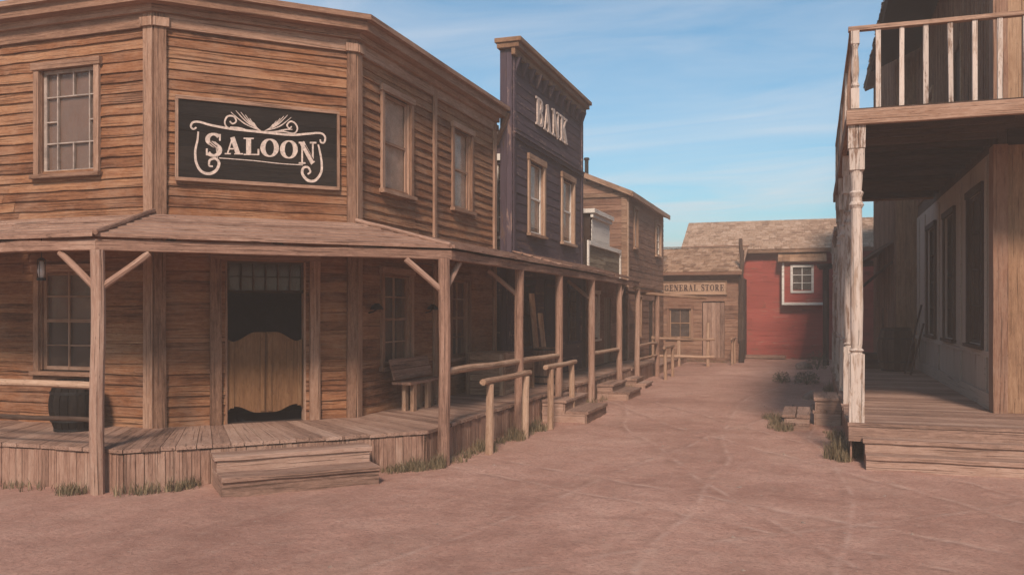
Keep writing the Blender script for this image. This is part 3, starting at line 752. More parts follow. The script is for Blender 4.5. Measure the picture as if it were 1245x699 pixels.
slab('shorter bark-edged timber slab leaning right of the tall slab on the bank front',-5.90,19.85,1.55,.26,.18)
# hitching rails
def hitch(label,x,ya,yb,h=1.05,group='hitching rails along the left porch',r=.06):
    o=thing('hitching_rail',label,'hitching rail',(x,(ya+yb)/2,0),group)
    for y in (ya,yb):
        m=MB(); m.log((x,y,-.1),(x+R(-.02,.02),y,h-.02),r,10,.25,.012,.08,.05); m.build('post','log',o)
    m=MB(); m.log((x,ya-.28,h+.03),(x,yb+.25,h+.02),r*.8,10,.22,.014,.08,.05); m.build('rail','log',o)
hitch('log hitching rail right of the saloon corner post, nearest the front steps',-4.5,12.2,13.9)
hitch('log hitching rail directly left of the low wooden steps',-4.47,15.25,16.75,1.08)
fX=Fr((-4.9,15.6),(-4.9,25))
steps(fX,.5,2.2,[(.01,.50,.42),(.01,.92,.22)],'low plank steps beside the second hitching rail')
steps(fX,5.0,6.6,[(.01,.42,.36),(.01,.8,.19)],'low plank steps in front of the bank posts')
steps(fX,8.3,9.4,[(.01,.36,.26),(.01,.6,.13)],'farthest of the low plank steps on the left porch')
# ================================================================== BANK
bank=thing('bank_building','dark purple false-front bank with tan cornice and pale trimmed windows','bank',(-8,21,0))
fB=Fr((-6.2,18.2),(-6.2,24.3))
opB=[(1.15,2.25,3.9,5.55),(3.95,5.05,3.9,5.55),(.5,1.4,1.3,2.7),(4.6,5.6,1.3,2.7),(2.5,3.6,.5,2.75)]
m=MB(); hboards(m,fB,ZD,7.72,.2,opB,proud=.018,jz=.003); m.build('wall','bank',bank)
m=MB(); slabs(m,fB,.1,7.77,opB,-.12,-.022)
m.box(-6.44,-6.325,18.23,24.27,3.2,7.75,2)
m.build('light_tight_lining','dark',bank)
fBs=Fr((-6.46,18.2),(-6.18,18.2)); m=MB(); vboards(m,fBs,.5,7.76,.14,t=.03); m.build('end_boards','bank',bank)
fBe=Fr((-6.18,24.3),(-6.46,24.3)); m=MB(); vboards(m,fBe,.5,7.76,.14,t=.03); m.build('end_boards','bank',bank)
fBb=Fr((-12,19.5),(-6.46,19.5)); opb=[(4.95,5.38,3.85,5.6)]
m=MB(); hboards(m,fBb,.5,6.0,.2,opb,proud=.018); m.build('side_wall','bank',bank)
m=MB(); slabs(m,fBb,.1,6.1,opb,-.12,-.022); m.box(-12,-6.5,24.2,24.3,.1,6.1,0); m.box(-12.1,-12,19.4,24.3,.1,6.1,1); m.build('light_tight_lining','dark',bank)
m=MB(); m.box(-12.2,-6.45,19.2,24.4,6.12,6.22,0); m.build('roof','shingledark',bank)
m=MB()
fb2=Fr((-6.2,18.12),(-6.2,24.38))
fbox(m,fb2,-.05,fb2.L+.05,-.3,.20,7.77,7.88); fbox(m,fb2,-.09,fb2.L+.09,-.34,.26,7.882,7.98); fbox(m,fb2,-.02,fb2.L+.02,.02,.11,7.62,7.768)
m.build('cornice','tan',bank,bevel=.01)
m=MB()
for i in range(12):
    u=.25+i*(fb2.L-.5)/11; m=MB(); m.hexa([fb2.P(u-.05,.02,7.32),fb2.P(u+.05,.02,7.32),fb2.P(u+.05,.06,7.32),fb2.P(u-.05,.06,7.32),fb2.P(u-.05,.02,7.615),fb2.P(u+.05,.02,7.615),fb2.P(u+.05,.17,7.615),fb2.P(u-.05,.17,7.615)]); m.build('cornice_bracket','bank',bank)
m=MB(); fbox(m,fB,0,fB.L,.02,.07,5.86,5.95); fbox(m,fB,0,fB.L,.02,.10,5.952,5.99); m.build('ledge','bank',bank)
m=MB(); fbox(m,fB,.02,.16,.022,.055,3.2,5.85); fbox(m,fB,fB.L-.16,fB.L-.02,.022,.055,3.2,5.85); fbox(m,fB,.02,.16,.022,.055,5.995,7.61); fbox(m,fB,fB.L-.16,fB.L-.02,.022,.055,5.995,7.61); m.build('corner_board','bank',bank)
for o_ in opB[:2]: window(bank,fB,*o_,mat='log',sash='white',blind='blindpale',cols=1,rows=2,cw=.12,blind_to=.1)
for o_ in opB[2:4]: window(bank,fB,*o_,mat='bluepaint',sash='dark',blind=None,cols=2,rows=4)
window(bank,fBb,*opb[0],mat='white',sash='white',blind=None,cols=2,rows=4,cw=.13)
m=MB()
for k in (0,1):
    for j in range(4): m.plank(fB.P(2.51+.545*k+.135*j+.067,-.05,.5),fB.P(2.51+.545*k+.135*j+.067,-.05,2.75),fB.u,.128,.03,9,0)
bd=m.build('door','bluepaint',bank)
m=MB(); m.tube([fB.P(3.0,-.03,1.5),fB.P(3.0,.02,1.5)],.025,8); m.build('handle','iron',bd)
m=MB(); fbox(m,fB,2.38,2.5,.02,.06,.5,2.87); fbox(m,fB,3.6,3.72,.02,.06,.5,2.87); fbox(m,fB,2.501,3.599,.02,.06,2.76,2.87); m.build('door_frame','bluepaint',bank)
# letters are fixed to the bank front
m=MB(); put_quads(m,fB,text_quads('BANK',1.62,6.46,4.42,7.12),.03,.03); o=m.build('bank_lettering','letter'); tag(o,'pale wooden letters spelling BANK high on the purple false front','lettering')
# bank porch
for ya,yb in ((19.65,22.5),):
    m=MB(); m.log((-4.77,ya,1.15),(-4.77,yb,1.12),.045,10); m.build('porch_rail','log',bank)
BI=[(-6.17,18.13),(-6.17,24.9)];BO=[(-4.90,18.13),(-4.90,24.9)]
m=MB(); strip_planks(m,BI,BO,ZD,ZD,.2,.045); m.build('porch_deck','deck',bank)
m=MB(); vboards(m,Fr((-4.95,18.13),(-4.95,24.9)),-.05,.45,.14,t=.025,zj=.02); m.build('porch_skirt','porch',bank)
m=MB(); course_roof(m,[(-6.17,18.13),(-6.17,24.9)],[(-4.66,18.13),(-4.66,24.9)],3.40,2.97); m.build('porch_roof','porch',bank)
m=MB(); band(m,[(-4.66,18.13),(-4.66,24.9)],-.10,-.02,2.795,2.925,.6,.012); m.build('porch_beam','porch',bank,bevel=.01)
m=MB()
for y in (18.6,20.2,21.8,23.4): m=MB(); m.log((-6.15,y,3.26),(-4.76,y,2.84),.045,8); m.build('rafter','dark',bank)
spost(bank,19.56,br=((-1,0),)); spost(bank,22.6,br=((0,1),))
# ================================================================== SMALL SHOP (B)
shop=thing('small_shop','low shop with greenish panelled parapet and white louvred sign box','shop',(-8,27,0))
f=Fr((-6.1,24.45),(-6.1,28.95)); ops=[(.5,1.3,1.3,2.6),(2.2,3.2,.5,2.6)]
m=MB(); hboards(m,f,.5,3.2,.2,ops,proud=.018); m.build('wall','brown',shop)
m=MB(); slabs(m,f,.1,4.1,ops); m.box(-11,-6.3,28.8,28.9,.1,3.4,0); m.box(-11.1,-11,24.95,28.9,.1,3.4,1); m.build('light_tight_lining','dark',shop)
window(shop,f,*ops[0],mat='white',sash='white',blind=None)
m=MB()
for j in range(6): m.plank(f.P(2.22+.16*j+.08,-.05,.5),f.P(2.22+.16*j+.08,-.05,2.6),f.u,.15,.03,9,0)
m.build('door','green',shop)
m=MB(); hboards(m,f,3.2,4.05,.14,(),proud=.012,u0=.12,u1=f.L-.12); m.build('parapet','green',shop)
m=MB(); fbox(m,f,.0,.13,.02,.07,3.1,4.1); fbox(m,f,f.L-.13,f.L,.02,.07,3.1,4.1); fbox(m,f,.131,f.L-.131,.02,.08,3.98,4.1); m.build('parapet_trim','white',shop)
m=MB(); hboards(m,f,4.102,4.92,.13,(),proud=.02,u0=.75,u1=3.1,base=-.05); m.build('sign_box','white',shop)
m=MB(); slabs(m,f,4.11,4.93,(),-.35,-.072,.75,3.1); m.build('sign_box_back','dark',shop)
m=MB(); fbox(m,f,.6,3.25,-.4,.10,4.94,5.06); fbox(m,f,.66,3.19,-.04,.04,4.82,4.938); m.build('sign_box_cap','white',shop)
m=MB(); m.box(-11.2,-6.25,24.95,28.95,3.42,3.5,0); m.build('roof','shingledark',shop)
m=MB(); strip_planks(m,[(-6.07,24.93),(-6.07,28.9)],[(-4.9,24.93),(-4.9,28.9)],.46,.46,.2,.045); m.build('porch_deck','deck',shop)
m=MB(); vboards(m,Fr((-4.95,24.93),(-4.95,28.9)),-.05,.41,.14,t=.025,zj=.03); m.build('porch_skirt','porch',shop)
m=MB(); course_roof(m,[(-6.07,24.93),(-6.07,28.9)],[(-4.66,24.93),(-4.66,28.9)],3.1,2.86,6); m.build('porch_roof','porch',shop)
m=MB(); m.log((-4.76,24.7,2.74),(-4.74,29.3,2.72),.06); m.build('porch_beam','log',shop)
spost(shop,25.05,z1=2.7,br=()); spost(shop,28.4,z1=2.68,br=())
m=MB(); m.log((-4.76,25.1,1.1),(-4.76,28.4,1.08),.045,10); m.build('porch_rail','log',shop)
m=MB(); m.log((-4.76,25.1,.72),(-4.76,28.4,.70),.035,10); m.build('porch_rail','log',shop)
m=MB(); m.log((-5.3,26.2,2.66),(-3.0,26.5,2.47),.05); m.build('awning_pole','log',shop)
# ================================================================== BROWN BUILDING (C)
bb=thing('brown_house','two storey brown board house with sloping roof and stovepipe beyond the bank','house',(-9,33,0))
f1=Fr((-12,29.1),(-5.9,29.1)); f2=Fr((-5.9,29.1),(-5.9,36.7)); zt=lambda u:6.0+min(1.5,(6.1-u)*.42)
opc=[(1.2,1.75,4.3,5.6),(5.6,6.7,4.3,5.5),(1.5,2.4,1.2,2.6),(4.2,5.2,.3,2.5)]
m=MB(); hboards(m,f1,3.0,7.5,.2,(),ztop=zt,proud=.02); m.build('gable_wall','brown',bb)
m=MB(); hboards(m,f2,.3,6.0,.2,opc,proud=.02); m.build('wall','brown',bb)
m=MB(); slabs(m,f1,.1,5.95); slabs(m,f2,.1,5.95,opc); m.box(-12,-6.1,36.6,36.7,.1,6,0); m.box(-12.1,-12,29.2,36.7,.1,6,1)
m.hexa([f1.P(0,-.12,5.951),f1.P(6.1,-.12,5.951),f1.P(6.1,-.022,5.951),f1.P(0,-.022,5.951),f1.P(2.5,-.12,7.4),f1.P(2.6,-.12,7.4),f1.P(2.6,-.022,7.4),f1.P(2.5,-.022,7.4)])
m.build('light_tight_lining','dark',bb)
m=MB(); roofslab(m,[(-5.7,28.9,5.98),(-5.7,36.9,5.98),(-9.4,36.9,7.55),(-9.4,28.9,7.55)],.08,.25); roofslab(m,[(-12.3,28.9,6.2),(-12.3,36.9,6.2),(-9.41,36.9,7.55),(-9.41,28.9,7.55)],.08,.25); m.build('roof','shingle',bb)
m=MB(); m.plank((-5.66,28.87,5.95),(-9.4,28.87,7.53),(0,0,1),.16,.05,.8,.004); m.plank((-5.66,28.88,5.95),(-5.66,36.9,5.95),(0,0,1),.16,.05,.8,.004); fbox(m,f2,.0,.14,.03,.07,.3,5.85); fbox(m,f1,5.95,6.14,.03,.07,3.0,5.85); m.plank(f1.P(.5,.05,5.95),f1.P(6.0,.05,5.95),(0,0,1),.12,.04,.8,.003); m.build('trim_boards','log',bb)
window(bb,f2,*opc[0],mat='log',sash='white',blind='blindpale',cols=1,rows=2)
window(bb,f2,*opc[1],mat='log',sash='white',blind='blindpale',cols=2,rows=4)
window(bb,f2,*opc[2],mat='log',sash='white',blind=None,cols=2,rows=2)
m=MB()
for j in range(6): m.plank(f2.P(4.22+.16*j+.08,-.05,.3),f2.P(4.22+.16*j+.08,-.05,2.5),f2.u,.15,.03,9,0)
m.build('door','dark',bb)
m=MB(); m.tube([(-7.5,30.1,6.6),(-7.5,30.1,7.35)],.07,10); m.tube([(-7.5,30.1,7.35),(-7.5,30.1,7.42)],[.11,.09],10); m.build('stovepipe','iron',bb)
m=MB(); strip_planks(m,[(-5.87,29.2),(-5.87,36.6)],[(-4.9,29.2),(-4.9,36.6)],.3,.3,.2,.045); m.build('porch_deck','deck',bb)
m=MB(); vboards(m,Fr((-4.95,29.2),(-4.95,36.6)),-.05,.25,.16,t=.025,zj=.03); m.build('porch_skirt','porch',bb)
# ================================================================== GENERAL STORE
gs=thing('general_store','low brown board general store with shaggy shingle roof at the street end','store',(-4.8,38.5,0))
f=Fr((-6.9,37.0),(-2.85,37.0)); ops=[(2.55,3.45,.12,2.45),(1.2,2.1,1.0,2.2)]
m=MB(); hboards(m,f,.0,3.7,.18,ops,proud=.025); m.build('wall','brown',gs)
m=MB(); slabs(m,f,.0,3.55,ops); m.box(-2.97,-2.86,37.13,41,.0,3.5,1); m.box(-7,-6.9,37.13,41,0,3.5,1); m.build('light_tight_lining','dark',gs)
m=MB()
for j in range(5): m.plank(f.P(2.57+.174*j+.087,-.05,.12),f.P(2.57+.174*j+.087,-.05,2.45),f.u,.165,.03,9,0)
m.build('door','deck',gs)
window(gs,f,*ops[1],mat='brown',sash='tan',blind=None,cols=2,rows=2)
m=MB(); roofslab(m,[(-7.1,36.6,3.70),(-2.75,36.6,3.70),(-2.75,40.2,4.9),(-7.1,40.2,4.9)],.08,.22); m.build('roof','shingle',gs)
m=MB(); m.plank((-7.1,36.6,3.62),(-2.75,36.6,3.62),(0,0,1),.13,.05,.7,.006); m.build('eave_board','brown',gs)
m=MB(); m.plank((-7.15,40.15,4.95),(-2.7,40.15,4.95),(0,1,0),.22,.04,.6,.012); m.build('ridge_board','brown',gs)
m=MB()
for z in [0,.9,1.8,2.7,3.6]: m.log((-2.78+R(-.03,.03),36.9,z),(-2.78+R(-.04,.04),36.9,z+.95),.10,9,.2,.03,.2,.05)
m.log((-2.78,36.9,4.4),(-2.8,36.9,5.0),.09,9,.2,.03,.2)
m.build('corner_log','dark',gs)
s=thing('general_store_sign','long tan board reading GENERAL STORE above the store door','sign',(-4.55,36.9,3.0))
fg=Fr((-6.0,36.93),(-3.35,36.93))
m=MB(); fbox(m,fg,0,fg.L,-.03,.0,2.80,3.30,tone=.9); m.build('sign_board','log',s)
m=MB(); m.plank(fg.P(0,.015,2.79),fg.P(fg.L,.015,2.79),(0,0,1),.05,.04,.7,.003); m.plank(fg.P(0,.015,3.31),fg.P(fg.L,.015,3.31),(0,0,1),.05,.04,.7,.003); m.plank(fg.P(.03,.013,2.816),fg.P(.03,.013,3.284),fg.u,.05,.035,.7,.003); m.plank(fg.P(fg.L-.03,.013,2.816),fg.P(fg.L-.03,.013,3.284),fg.u,.05,.035,.7,.003); m.build('sign_frame','log',s)
m=MB(); put_quads(m,fg,text_quads('GENERAL STORE',.12,2.92,fg.L-.12,3.18,.12),.0,.01); m.build('lettering','letterdark',s)
# rails in front of the store
def fence(label,xa,xb,y,zs,posts,name='log_fence'):
    o=thing(name,label,'rail fence',((xa+xb)/2,y,0))
    for z in zs: m=MB(); m.log((xa,y-.06,z),(xb,y-.06,z+R(-.02,.02)),.055,10,.3,.02); m.build('rail','log',o)
    for x,h in posts: m=MB(); m.log((x,y,-.1),(x,y,h),.07,10,.25,.015); m.build('post','log',o)
fence('two-rail log fence in front of the general store',-6.1,-3.55,34.2,(.35,1.05),((-5.9,1.15),(-4.9,1.1),(-3.8,1.65)))
hitch('thin pole hitching rail right of the general store door',-3.0,35.2,36.4,1.0,group='hitching rails along the left porch',r=.045)
hitch('low dark hitching rail past the porch steps, before the store fence',-4.3,27.2,28.6,.95,r=.055)
# ================================================================== RED BUILDING
rb=thing('red_barn','red painted board barn with long shingle roof closing the street','barn',(0,43,0))
f=Fr((-5.55,41.0),(6.0,41.0)); L=f.L
ops=[]
m=MB(); hboards(m,f,.0,4.85,.2,ops,proud=.012,jz=.003,seg=.9); m.build('wall','red',rb)
m=MB(); slabs(m,f,.0,4.8); m.box(-5.56,-5.44,41.13,49,0,4.8,1); m.box(5.9,6.02,41.13,49,0,4.8,1); m.box(-5.4,5.9,48.9,49,0,4.8,0); m.build('light_tight_lining','red',rb)
m=MB(); roofslab(m,[(-5.75,40.6,4.82),(6.3,40.6,4.82),(6.3,45,6.5),(-5.95,45,6.5)],.08,.3); roofslab(m,[(-5.75,49.4,4.82),(6.3,49.4,4.82),(6.3,45.01,6.5),(-5.95,45.01,6.5)],.08,.3); m.build('roof','shinglelight',rb)
m=MB(); m.plank((-5.75,40.6,4.72),(6.3,40.6,4.72),(0,0,1),.14,.05,.9,.006); m.build('eave_board','log',rb)
for x0,x1 in ((-6.28,-6.27),):
    m=MB(); m.hexa([(-5.55,41.2,4.8),(-5.55,48.8,4.8),(-5.45,48.8,4.8),(-5.45,41.2,4.8),(-5.55,44.9,6.2),(-5.55,45.1,6.2),(-5.45,45.1,6.2),(-5.45,44.9,6.2)]); m.build('gable_end','red',rb)
# boxed bay window
fb=Fr((-1.30,40.55),(.33,40.55)); bo=[(.42,1.18,2.98,4.0)]
bay=MB(); hboards(bay,fb,2.45,4.25,.18,bo,proud=.01,jz=.002)
for x in (-1.28,.31): bay.box(x-.02,x+.02,40.56,40.98,2.45,4.25,2)
bay.box(-1.26,.29,40.60,40.97,2.44,2.47,0); slabs(bay,fb,2.45,4.25,bo,-.1,-.021)
bay=bay.build('bay_window','red',rb)
m=MB(); fbox(m,fb,-.04,.06,.015,.05,2.36,4.2); fbox(m,fb,.061,1.66,.015,.05,2.36,2.47); m.build('bay_trim','white',bay)
m=MB(); fbox(m,fb,.32,.42,.02,.055,2.88,4.1); fbox(m,fb,1.18,1.28,.02,.055,2.88,4.1); fbox(m,fb,.421,1.179,.02,.055,2.88,2.98); fbox(m,fb,.421,1.179,.02,.055,4.0,4.1)
for u in (.8,): fbox(m,fb,u-.02,u+.02,-.03,.0,2.981,3.999)
for z in (3.32,3.66): fbox(m,fb,.421,1.179,-.027,-.003,z-.015,z+.015)
m.build('window_frame','white',bay)
m=MB(); fbox(m,fb,.42,1.18,-.05,-.045,2.98,4.0); m.build('pane','glass',bay)
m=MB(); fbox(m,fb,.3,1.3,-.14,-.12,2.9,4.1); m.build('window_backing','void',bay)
m=MB(); roofslab(m,[(-1.5,40.30,4.24),(.5,40.30,4.24),(.5,40.95,4.80),(-1.5,40.95,4.80)],.06,.3,rows=3); m.build('bay_hood','tan',bay)
m=MB(); m.plank((-3.0,40.6,.10),(-1.2,40.6,.10),(0,1,0),.6,.12,.7,.01); o=m.build('door_step','deck'); tag(o,'long low plank step at the foot of the red barn','step')
# ================================================================== RIGHT BUILDING (hotel)
ho=thing('balcony_house','two storey board house with turned white posts, balcony and plank porch at right','house',(4,18,0))
XW=2.65
f=Fr((XW,26.3),(XW,15.2)); g=lambda y:26.3-y   # u grows toward the camera
opr=[(g(17.7),g(16.3),1.55,4.1),(g(20.8),g(19.4),1.55,4.05),(g(23.8),g(22.3),1.55,4.05)]
opu=[(g(19.6),g(18.4),4.95,7.2),(g(23.6),g(22.6),5.6,7.2)]
m=MB(); vboards(m,f,.55,4.6,.9,opr,t=.02,zj=0); m.build('lower_wall','plaster',ho)
m=MB(); fbox(m,f,0,f.L-.3,.021,.06,.55,.80); fbox(m,f,0,f.L-.3,.021,.055,1.36,1.46)
for y in (25.6,24.3,21.7,18.6,16.0,): fbox(m,f,g(y)-.06,g(y)+.06,.021,.05,.801,1.359); fbox(m,f,g(y)-.06,g(y)+.06,.021,.05,1.461,4.5)
m.build('wall_battens','plaster',ho)
m=MB(); vboards(m,f,4.92,8.95,.21,opu,t=.03,batten=.05); m.build('upper_wall','brown',ho)
m=MB(); slabs(m,f,.1,8.95,opr+opu,-.12,-.002); m.build('light_tight_lining','dark',ho)
for o_ in opr: window(ho,f,*o_,mat='dark',sash='dark',blind=None,cols=2,rows=4,cw=.1,cn=.045)
window(ho,f,*opu[1],mat='tan',sash='tan',blind='blind',cols=2,rows=2)
m=MB()
for j in range(5): m.plank(f.P(opu[0][0]+.24*j+.12,-.03,4.95),f.P(opu[0][0]+.24*j+.12,-.03,7.2),f.u,.23,.03,9,0)
d=m.build('balcony_door','dark',ho)
m=MB(); m.tube([f.P(opu[0][1]-.12,.0,6.3),f.P(opu[0][1]-.12,.05,6.35),f.P(opu[0][1]-.12,.05,6.55),f.P(opu[0][1]-.12,.0,6.6)],.016,8); m.build('handle','iron',d)
m=MB(); fbox(m,f,opu[0][0]-.12,opu[0][0],.03,.08,4.93,7.3); fbox(m,f,opu[0][1],opu[0][1]+.12,.03,.08,4.93,7.3); m.build('door_frame','tan',ho)
# corner column
m=MB(); m.plank((XW-.04,15.33,.55),(XW-.04,15.33,4.62),(0,1,0),.30,.07,.7,.004); m.plank((XW-.04,15.33,4.92),(XW-.04,15.33,8.9),(0,1,0),.30,.07,.7,.004)
m.plank((XW+.02,15.14,.55),(XW+.02,15.14,4.62),(1,0,0),.20,.07,.7,.004); m.plank((XW+.02,15.14,4.92),(XW+.02,15.14,8.9),(1,0,0),.20,.07,.7,.004)
m.build('corner_column','brown',ho)
fF=Fr((XW,15.2),(10,15.2)); opf=[(2.2,3.4,.55,3.0),(4.6,5.8,1.4,3.6)]
m=MB(); vboards(m,fF,.55,4.62,.28,opf,t=.025,u0=.125); vboards(m,fF,4.92,8.95,.25,(),t=.03,batten=.05,u0=.125); m.build('front_wall','tan',ho)
m=MB(); slabs(m,fF,.1,8.95,opf,-.12,-.002,.13); m.box(9.9,10,15.33,26.2,.1,8.95,1); m.box(XW+.1,9.9,26.1,26.2,.1,8.95,0); m.build('light_tight_lining','dark',ho)
m=MB()
for j in range(6): m.plank(fF.P(2.2+.2*j+.1,-.05,.55),fF.P(2.2+.2*j+.1,-.05,3.0),fF.u,.19,.03,9,0)
m.build('door','dark',ho)
window(ho,fF,*opf[1],mat='trim',sash='trim',blind='blind')
m=MB(); roofslab(m,[(1.45,13.6,8.85),(1.45,26.6,8.85),(6.3,26.6,11.0),(6.3,13.6,11.0)],.12,.25); roofslab(m,[(11.2,13.6,8.85),(11.2,26.6,8.85),(6.31,26.6,11.0),(6.31,13.6,11.0)],.12,.25); m.build('roof','shingledark',ho)
m=MB(); m.hexa([(2.7,15.15,8.951),(9.95,15.15,8.951),(9.95,15.25,8.951),(2.7,15.25,8.951),(6.2,15.15,10.8),(6.4,15.15,10.8),(6.4,15.25,10.8),(6.2,15.25,10.8)])
m.hexa([(2.7,26.1,8.951),(9.95,26.1,8.951),(9.95,26.2,8.951),(2.7,26.2,8.951),(6.2,26.1,10.8),(6.4,26.1,10.8),(6.4,26.2,10.8),(6.2,26.2,10.8)]); m.build('gable','brown',ho)
# decks
def deck_planks(mb,x0,x1,y0,y1,z,t,w,along='x'):
    a=y0
    while a<y1-.03:
        b=min(a+w*R(.9,1.1),y1); mb.plank((x0+R(-.02,.01),(a+b)/2,z-t/2+R(-.002,.003)),(x1,(a+b)/2,z-t/2+R(-.002,.003)),(0,1,0),b-a-.007,t,.8,.003); a=b
m=MB(); deck_planks(m,.44,XW-.01,15.2,26.2,.55,.045,.19); deck_planks(m,.44,10,13.18,15.19,.55,.045,.19); m.build('porch_deck','deck',ho)
m=MB(); vboards(m,Fr((.5,26.2),(.5,13.25)),-.05,.50,.2,t=.025,zj=.03); m.build('porch_skirt','porch',ho)
m=MB(); m.plank((.45,13.17,.40),(10,13.17,.40),(0,0,1),.20,.04,.8,.005); m.build('deck_fascia','deck',ho)
m=MB()
m.box(.46,2.6,15.21,22.5,4.86,4.90,1) ; m.box(.46,10,13.18,15.2,4.861,4.901,0); m.build('balcony_floor','dark',ho)
m=MB()
m.plank((.42,13.2,4.78),(10,13.2,4.78),(0,0,1),.20,.09,.9,.006); m.plank((.47,13.25,4.78),(.47,22.5,4.78),(0,0,1),.20,.09,.9,.006); m.plank((.47,22.5,4.78),(2.6,22.5,4.78),(0,0,1),.2,.08,.9,.005)
m.build('balcony_beam','trim',ho,bevel=.01)
m=MB()
y=13.8
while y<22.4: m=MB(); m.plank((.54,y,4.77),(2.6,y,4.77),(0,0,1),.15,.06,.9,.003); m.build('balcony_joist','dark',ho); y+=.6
def turned(x,y,z0,z1,name='porch_post',mat='postwhite'):
    H=z1-z0; m=MB(); w=.20
    m.plank((x,y,z0),(x,y,z0+.95),(1,0,0),w,w,.4,.003)
    m.plank((x,y,z1-.62),(x,y,z1-.32),(1,0,0),w,w,.4,.003)
    prof=[(.95,.070),(.97,.055),(1.0,.078),(1.03,.055),(1.1,.062),(1.6,.070),(2.2,.064),(H-1.15,.056),(H-1.1,.078),(H-1.05,.058),(H-1.0,.056),(H-.93,.076),(H-.9,.054),(H-.66,.066),(H-.62,.074)]
    m.tube([(x,y,z0+a) for a,_ in prof],[b*1.27 for _,b in prof],16)
    m.plank((x,y,z1-.32),(x,y,z1),(1,0,0),w*1.12,w*1.12,.4,.003)
    return m.build(name,mat,ho)
for y in (13.32,15.9,18.5,21.1,23.7,26.0): turned(.56,y,.55,4.68 if y<23 else 4.0)
for x in (3.9,7.2): turned(x,13.32,.55,4.68)
m=MB(); m.plank((.50,22.6,4.05),(.50,26.4,4.05),(0,0,1),.12,.1,.8,.005); m.build('eave_beam','postwhite',ho)
# lower side railing
m=MB(); m.plank((.56,15.98,1.56),(.56,26.0,1.56),(1,0,0),.09,.06,.8,.004); m.plank((.56,15.98,.72),(.56,26.0,.72),(1,0,0),.05,.05,.8,.004); m.build('side_rail','postwhite',ho)
y=16.15
while y<25.9:
    if min(abs(y-q) for q in (18.5,21.1,23.7))>.1:
        m=MB(); m.plank((.56+R(-.006,.006),y,.746),(.56,y,1.528),(1,0,0),.035,.04,.5,.002); m.build('baluster','postwhite',ho)
    y+=.26
# balcony railing
m=MB(); m.plank((.45,13.30,6.03),(10,13.30,6.03),(0,1,0),.11,.06,.9,.004); m.plank((.52,13.36,6.03),(.52,22.5,6.03),(1,0,0),.10,.058,.9,.004); m.plank((.6,22.45,6.03),(2.6,22.45,6.03),(0,1,0),.08,.056,.9,.004)
m.build('balcony_rail','trim',ho,bevel=.006)
for x,y in ((.54,13.30),(3.9,13.30),(7.2,13.30)):
    m=MB(); m.plank((x,y,4.90),(x,y,5.2),(1,0,0),.11,.11,.3,.002); m.tube([(x,y,5.2),(x,y,5.24),(x,y,5.3),(x,y,5.45),(x,y,5.6),(x,y,5.75),(x,y,5.82)],[.035,.06,.04,.055,.05,.036,.055],12); m.plank((x,y,5.82),(x,y,5.998),(1,0,0),.11,.11,.3,.002); m.build('newel','postwhite',ho)
for y in (15.6,17.9,20.2,22.4):
    m=MB(); m.plank((.52,y,4.90),(.52,y,5.998),(1,0,0),.09,.09,.3,.002); m.build('newel','postwhite',ho)
x=.84
while x<9.5:
    if abs(x-3.9)>.1 and abs(x-7.2)>.1:
        m=MB(); m.plank((x+R(-.012,.012),13.30,4.90),(x,13.30,5.998),(1,0,0),.062,.06,.4,.003); m.build('baluster','postwhite',ho)
    x+=.30
y=13.62
while y<22.3:
    if min(abs(y-q) for q in (15.6,17.9,20.2))>.08:
        m=MB(); m.plank((.52,y,4.90),(.52,y,5.998),(1,0,0),.04,.04,.5,.002); m.build('baluster','trim',ho)
    y+=.32
# front steps of the right porch
fR=Fr((.62,13.13),(10,13.13))
steps(fR,0,9.3,[(.0,.26,.37),(.0,.52,.19)],'wide plank steps leading up to the right-hand balcony porch')
# side block steps
fL2=Fr((.48,18.9),(.48,15.9))
steps(fL2,.3,1.6,[(.01,.50,.50),(.01,.52,.26)],'grey stacked-plank step block beside the right porch',name='step_block',cat='steps')
fL3=Fr((-.06,18.4),(-.06,16.3))
steps(fL3,.5,2.0,[(.01,.48,.27),(.01,.50,.13)],'low flat plank step in front of the grey step block')
barrel('big dark barrel at the far end of the right porch',(2.0,25.0,.55),1.12,.46,'dark')
def leaning(label,x,y,h,w,lean,mat):
    m=MB(); m.plank((x,y,.55),(x+lean,y+.05,.55+h),(0,1,0),w,.035,.5,.004); tag(m.build('leaning_board',mat),label,'board')
leaning('dark red board leaning on the pale wall beside the big barrel',2.12,23.9,1.7,.14,.38,'dark')
leaning('shorter dark board leaning next to the red board on the pale wall',2.2,23.45,1.25,.12,.30,'dark')
crate('dark low crate behind the big barrel on the right porch',1.3,25.8,.55,.9,.5,.4,'dark')
# ================================================================== FAR RIGHT HOUSE
fh=thing('tall_plank_house','tall narrow house of orange brown upright planks beyond the balcony','house',(5,31,0))
f1=Fr((2.15,26.75),(9,26.75)); f2=Fr((2.15,36),(2.15,26.75))
m=MB(); vboards(m,f1,.0,10.6,.22,(),t=.03,batten=.045); m.build('side_wall','tan',fh)
opq=[(2,3,6,7.6),(5.5,6.5,6,7.6),(4.0,5.0,0,2.2)]
m=MB(); vboards(m,f2,.0,10.6,.22,opq,t=.03,batten=.045); m.build('front_wall','brown',fh)
m=MB(); slabs(m,f1,.0,10.6,(),-.12,-.002,.13); slabs(m,f2,.0,10.6,opq,-.12,-.002); m.box(8.9,9,26.9,36,0,10.6,1); m.box(2.3,8.9,35.9,36,0,10.6,0); m.build('light_tight_lining','dark',fh)
for o_ in opq[:2]: window(fh,f2,*o_,mat='tan',sash='tan',blind='blind')
m=MB()
for j in range(5): m.plank(f2.P(4.0+.2*j+.1,-.05,0),f2.P(4.0+.2*j+.1,-.05,2.2),f2.u,.19,.03,9,0)
m.build('door','dark',fh)
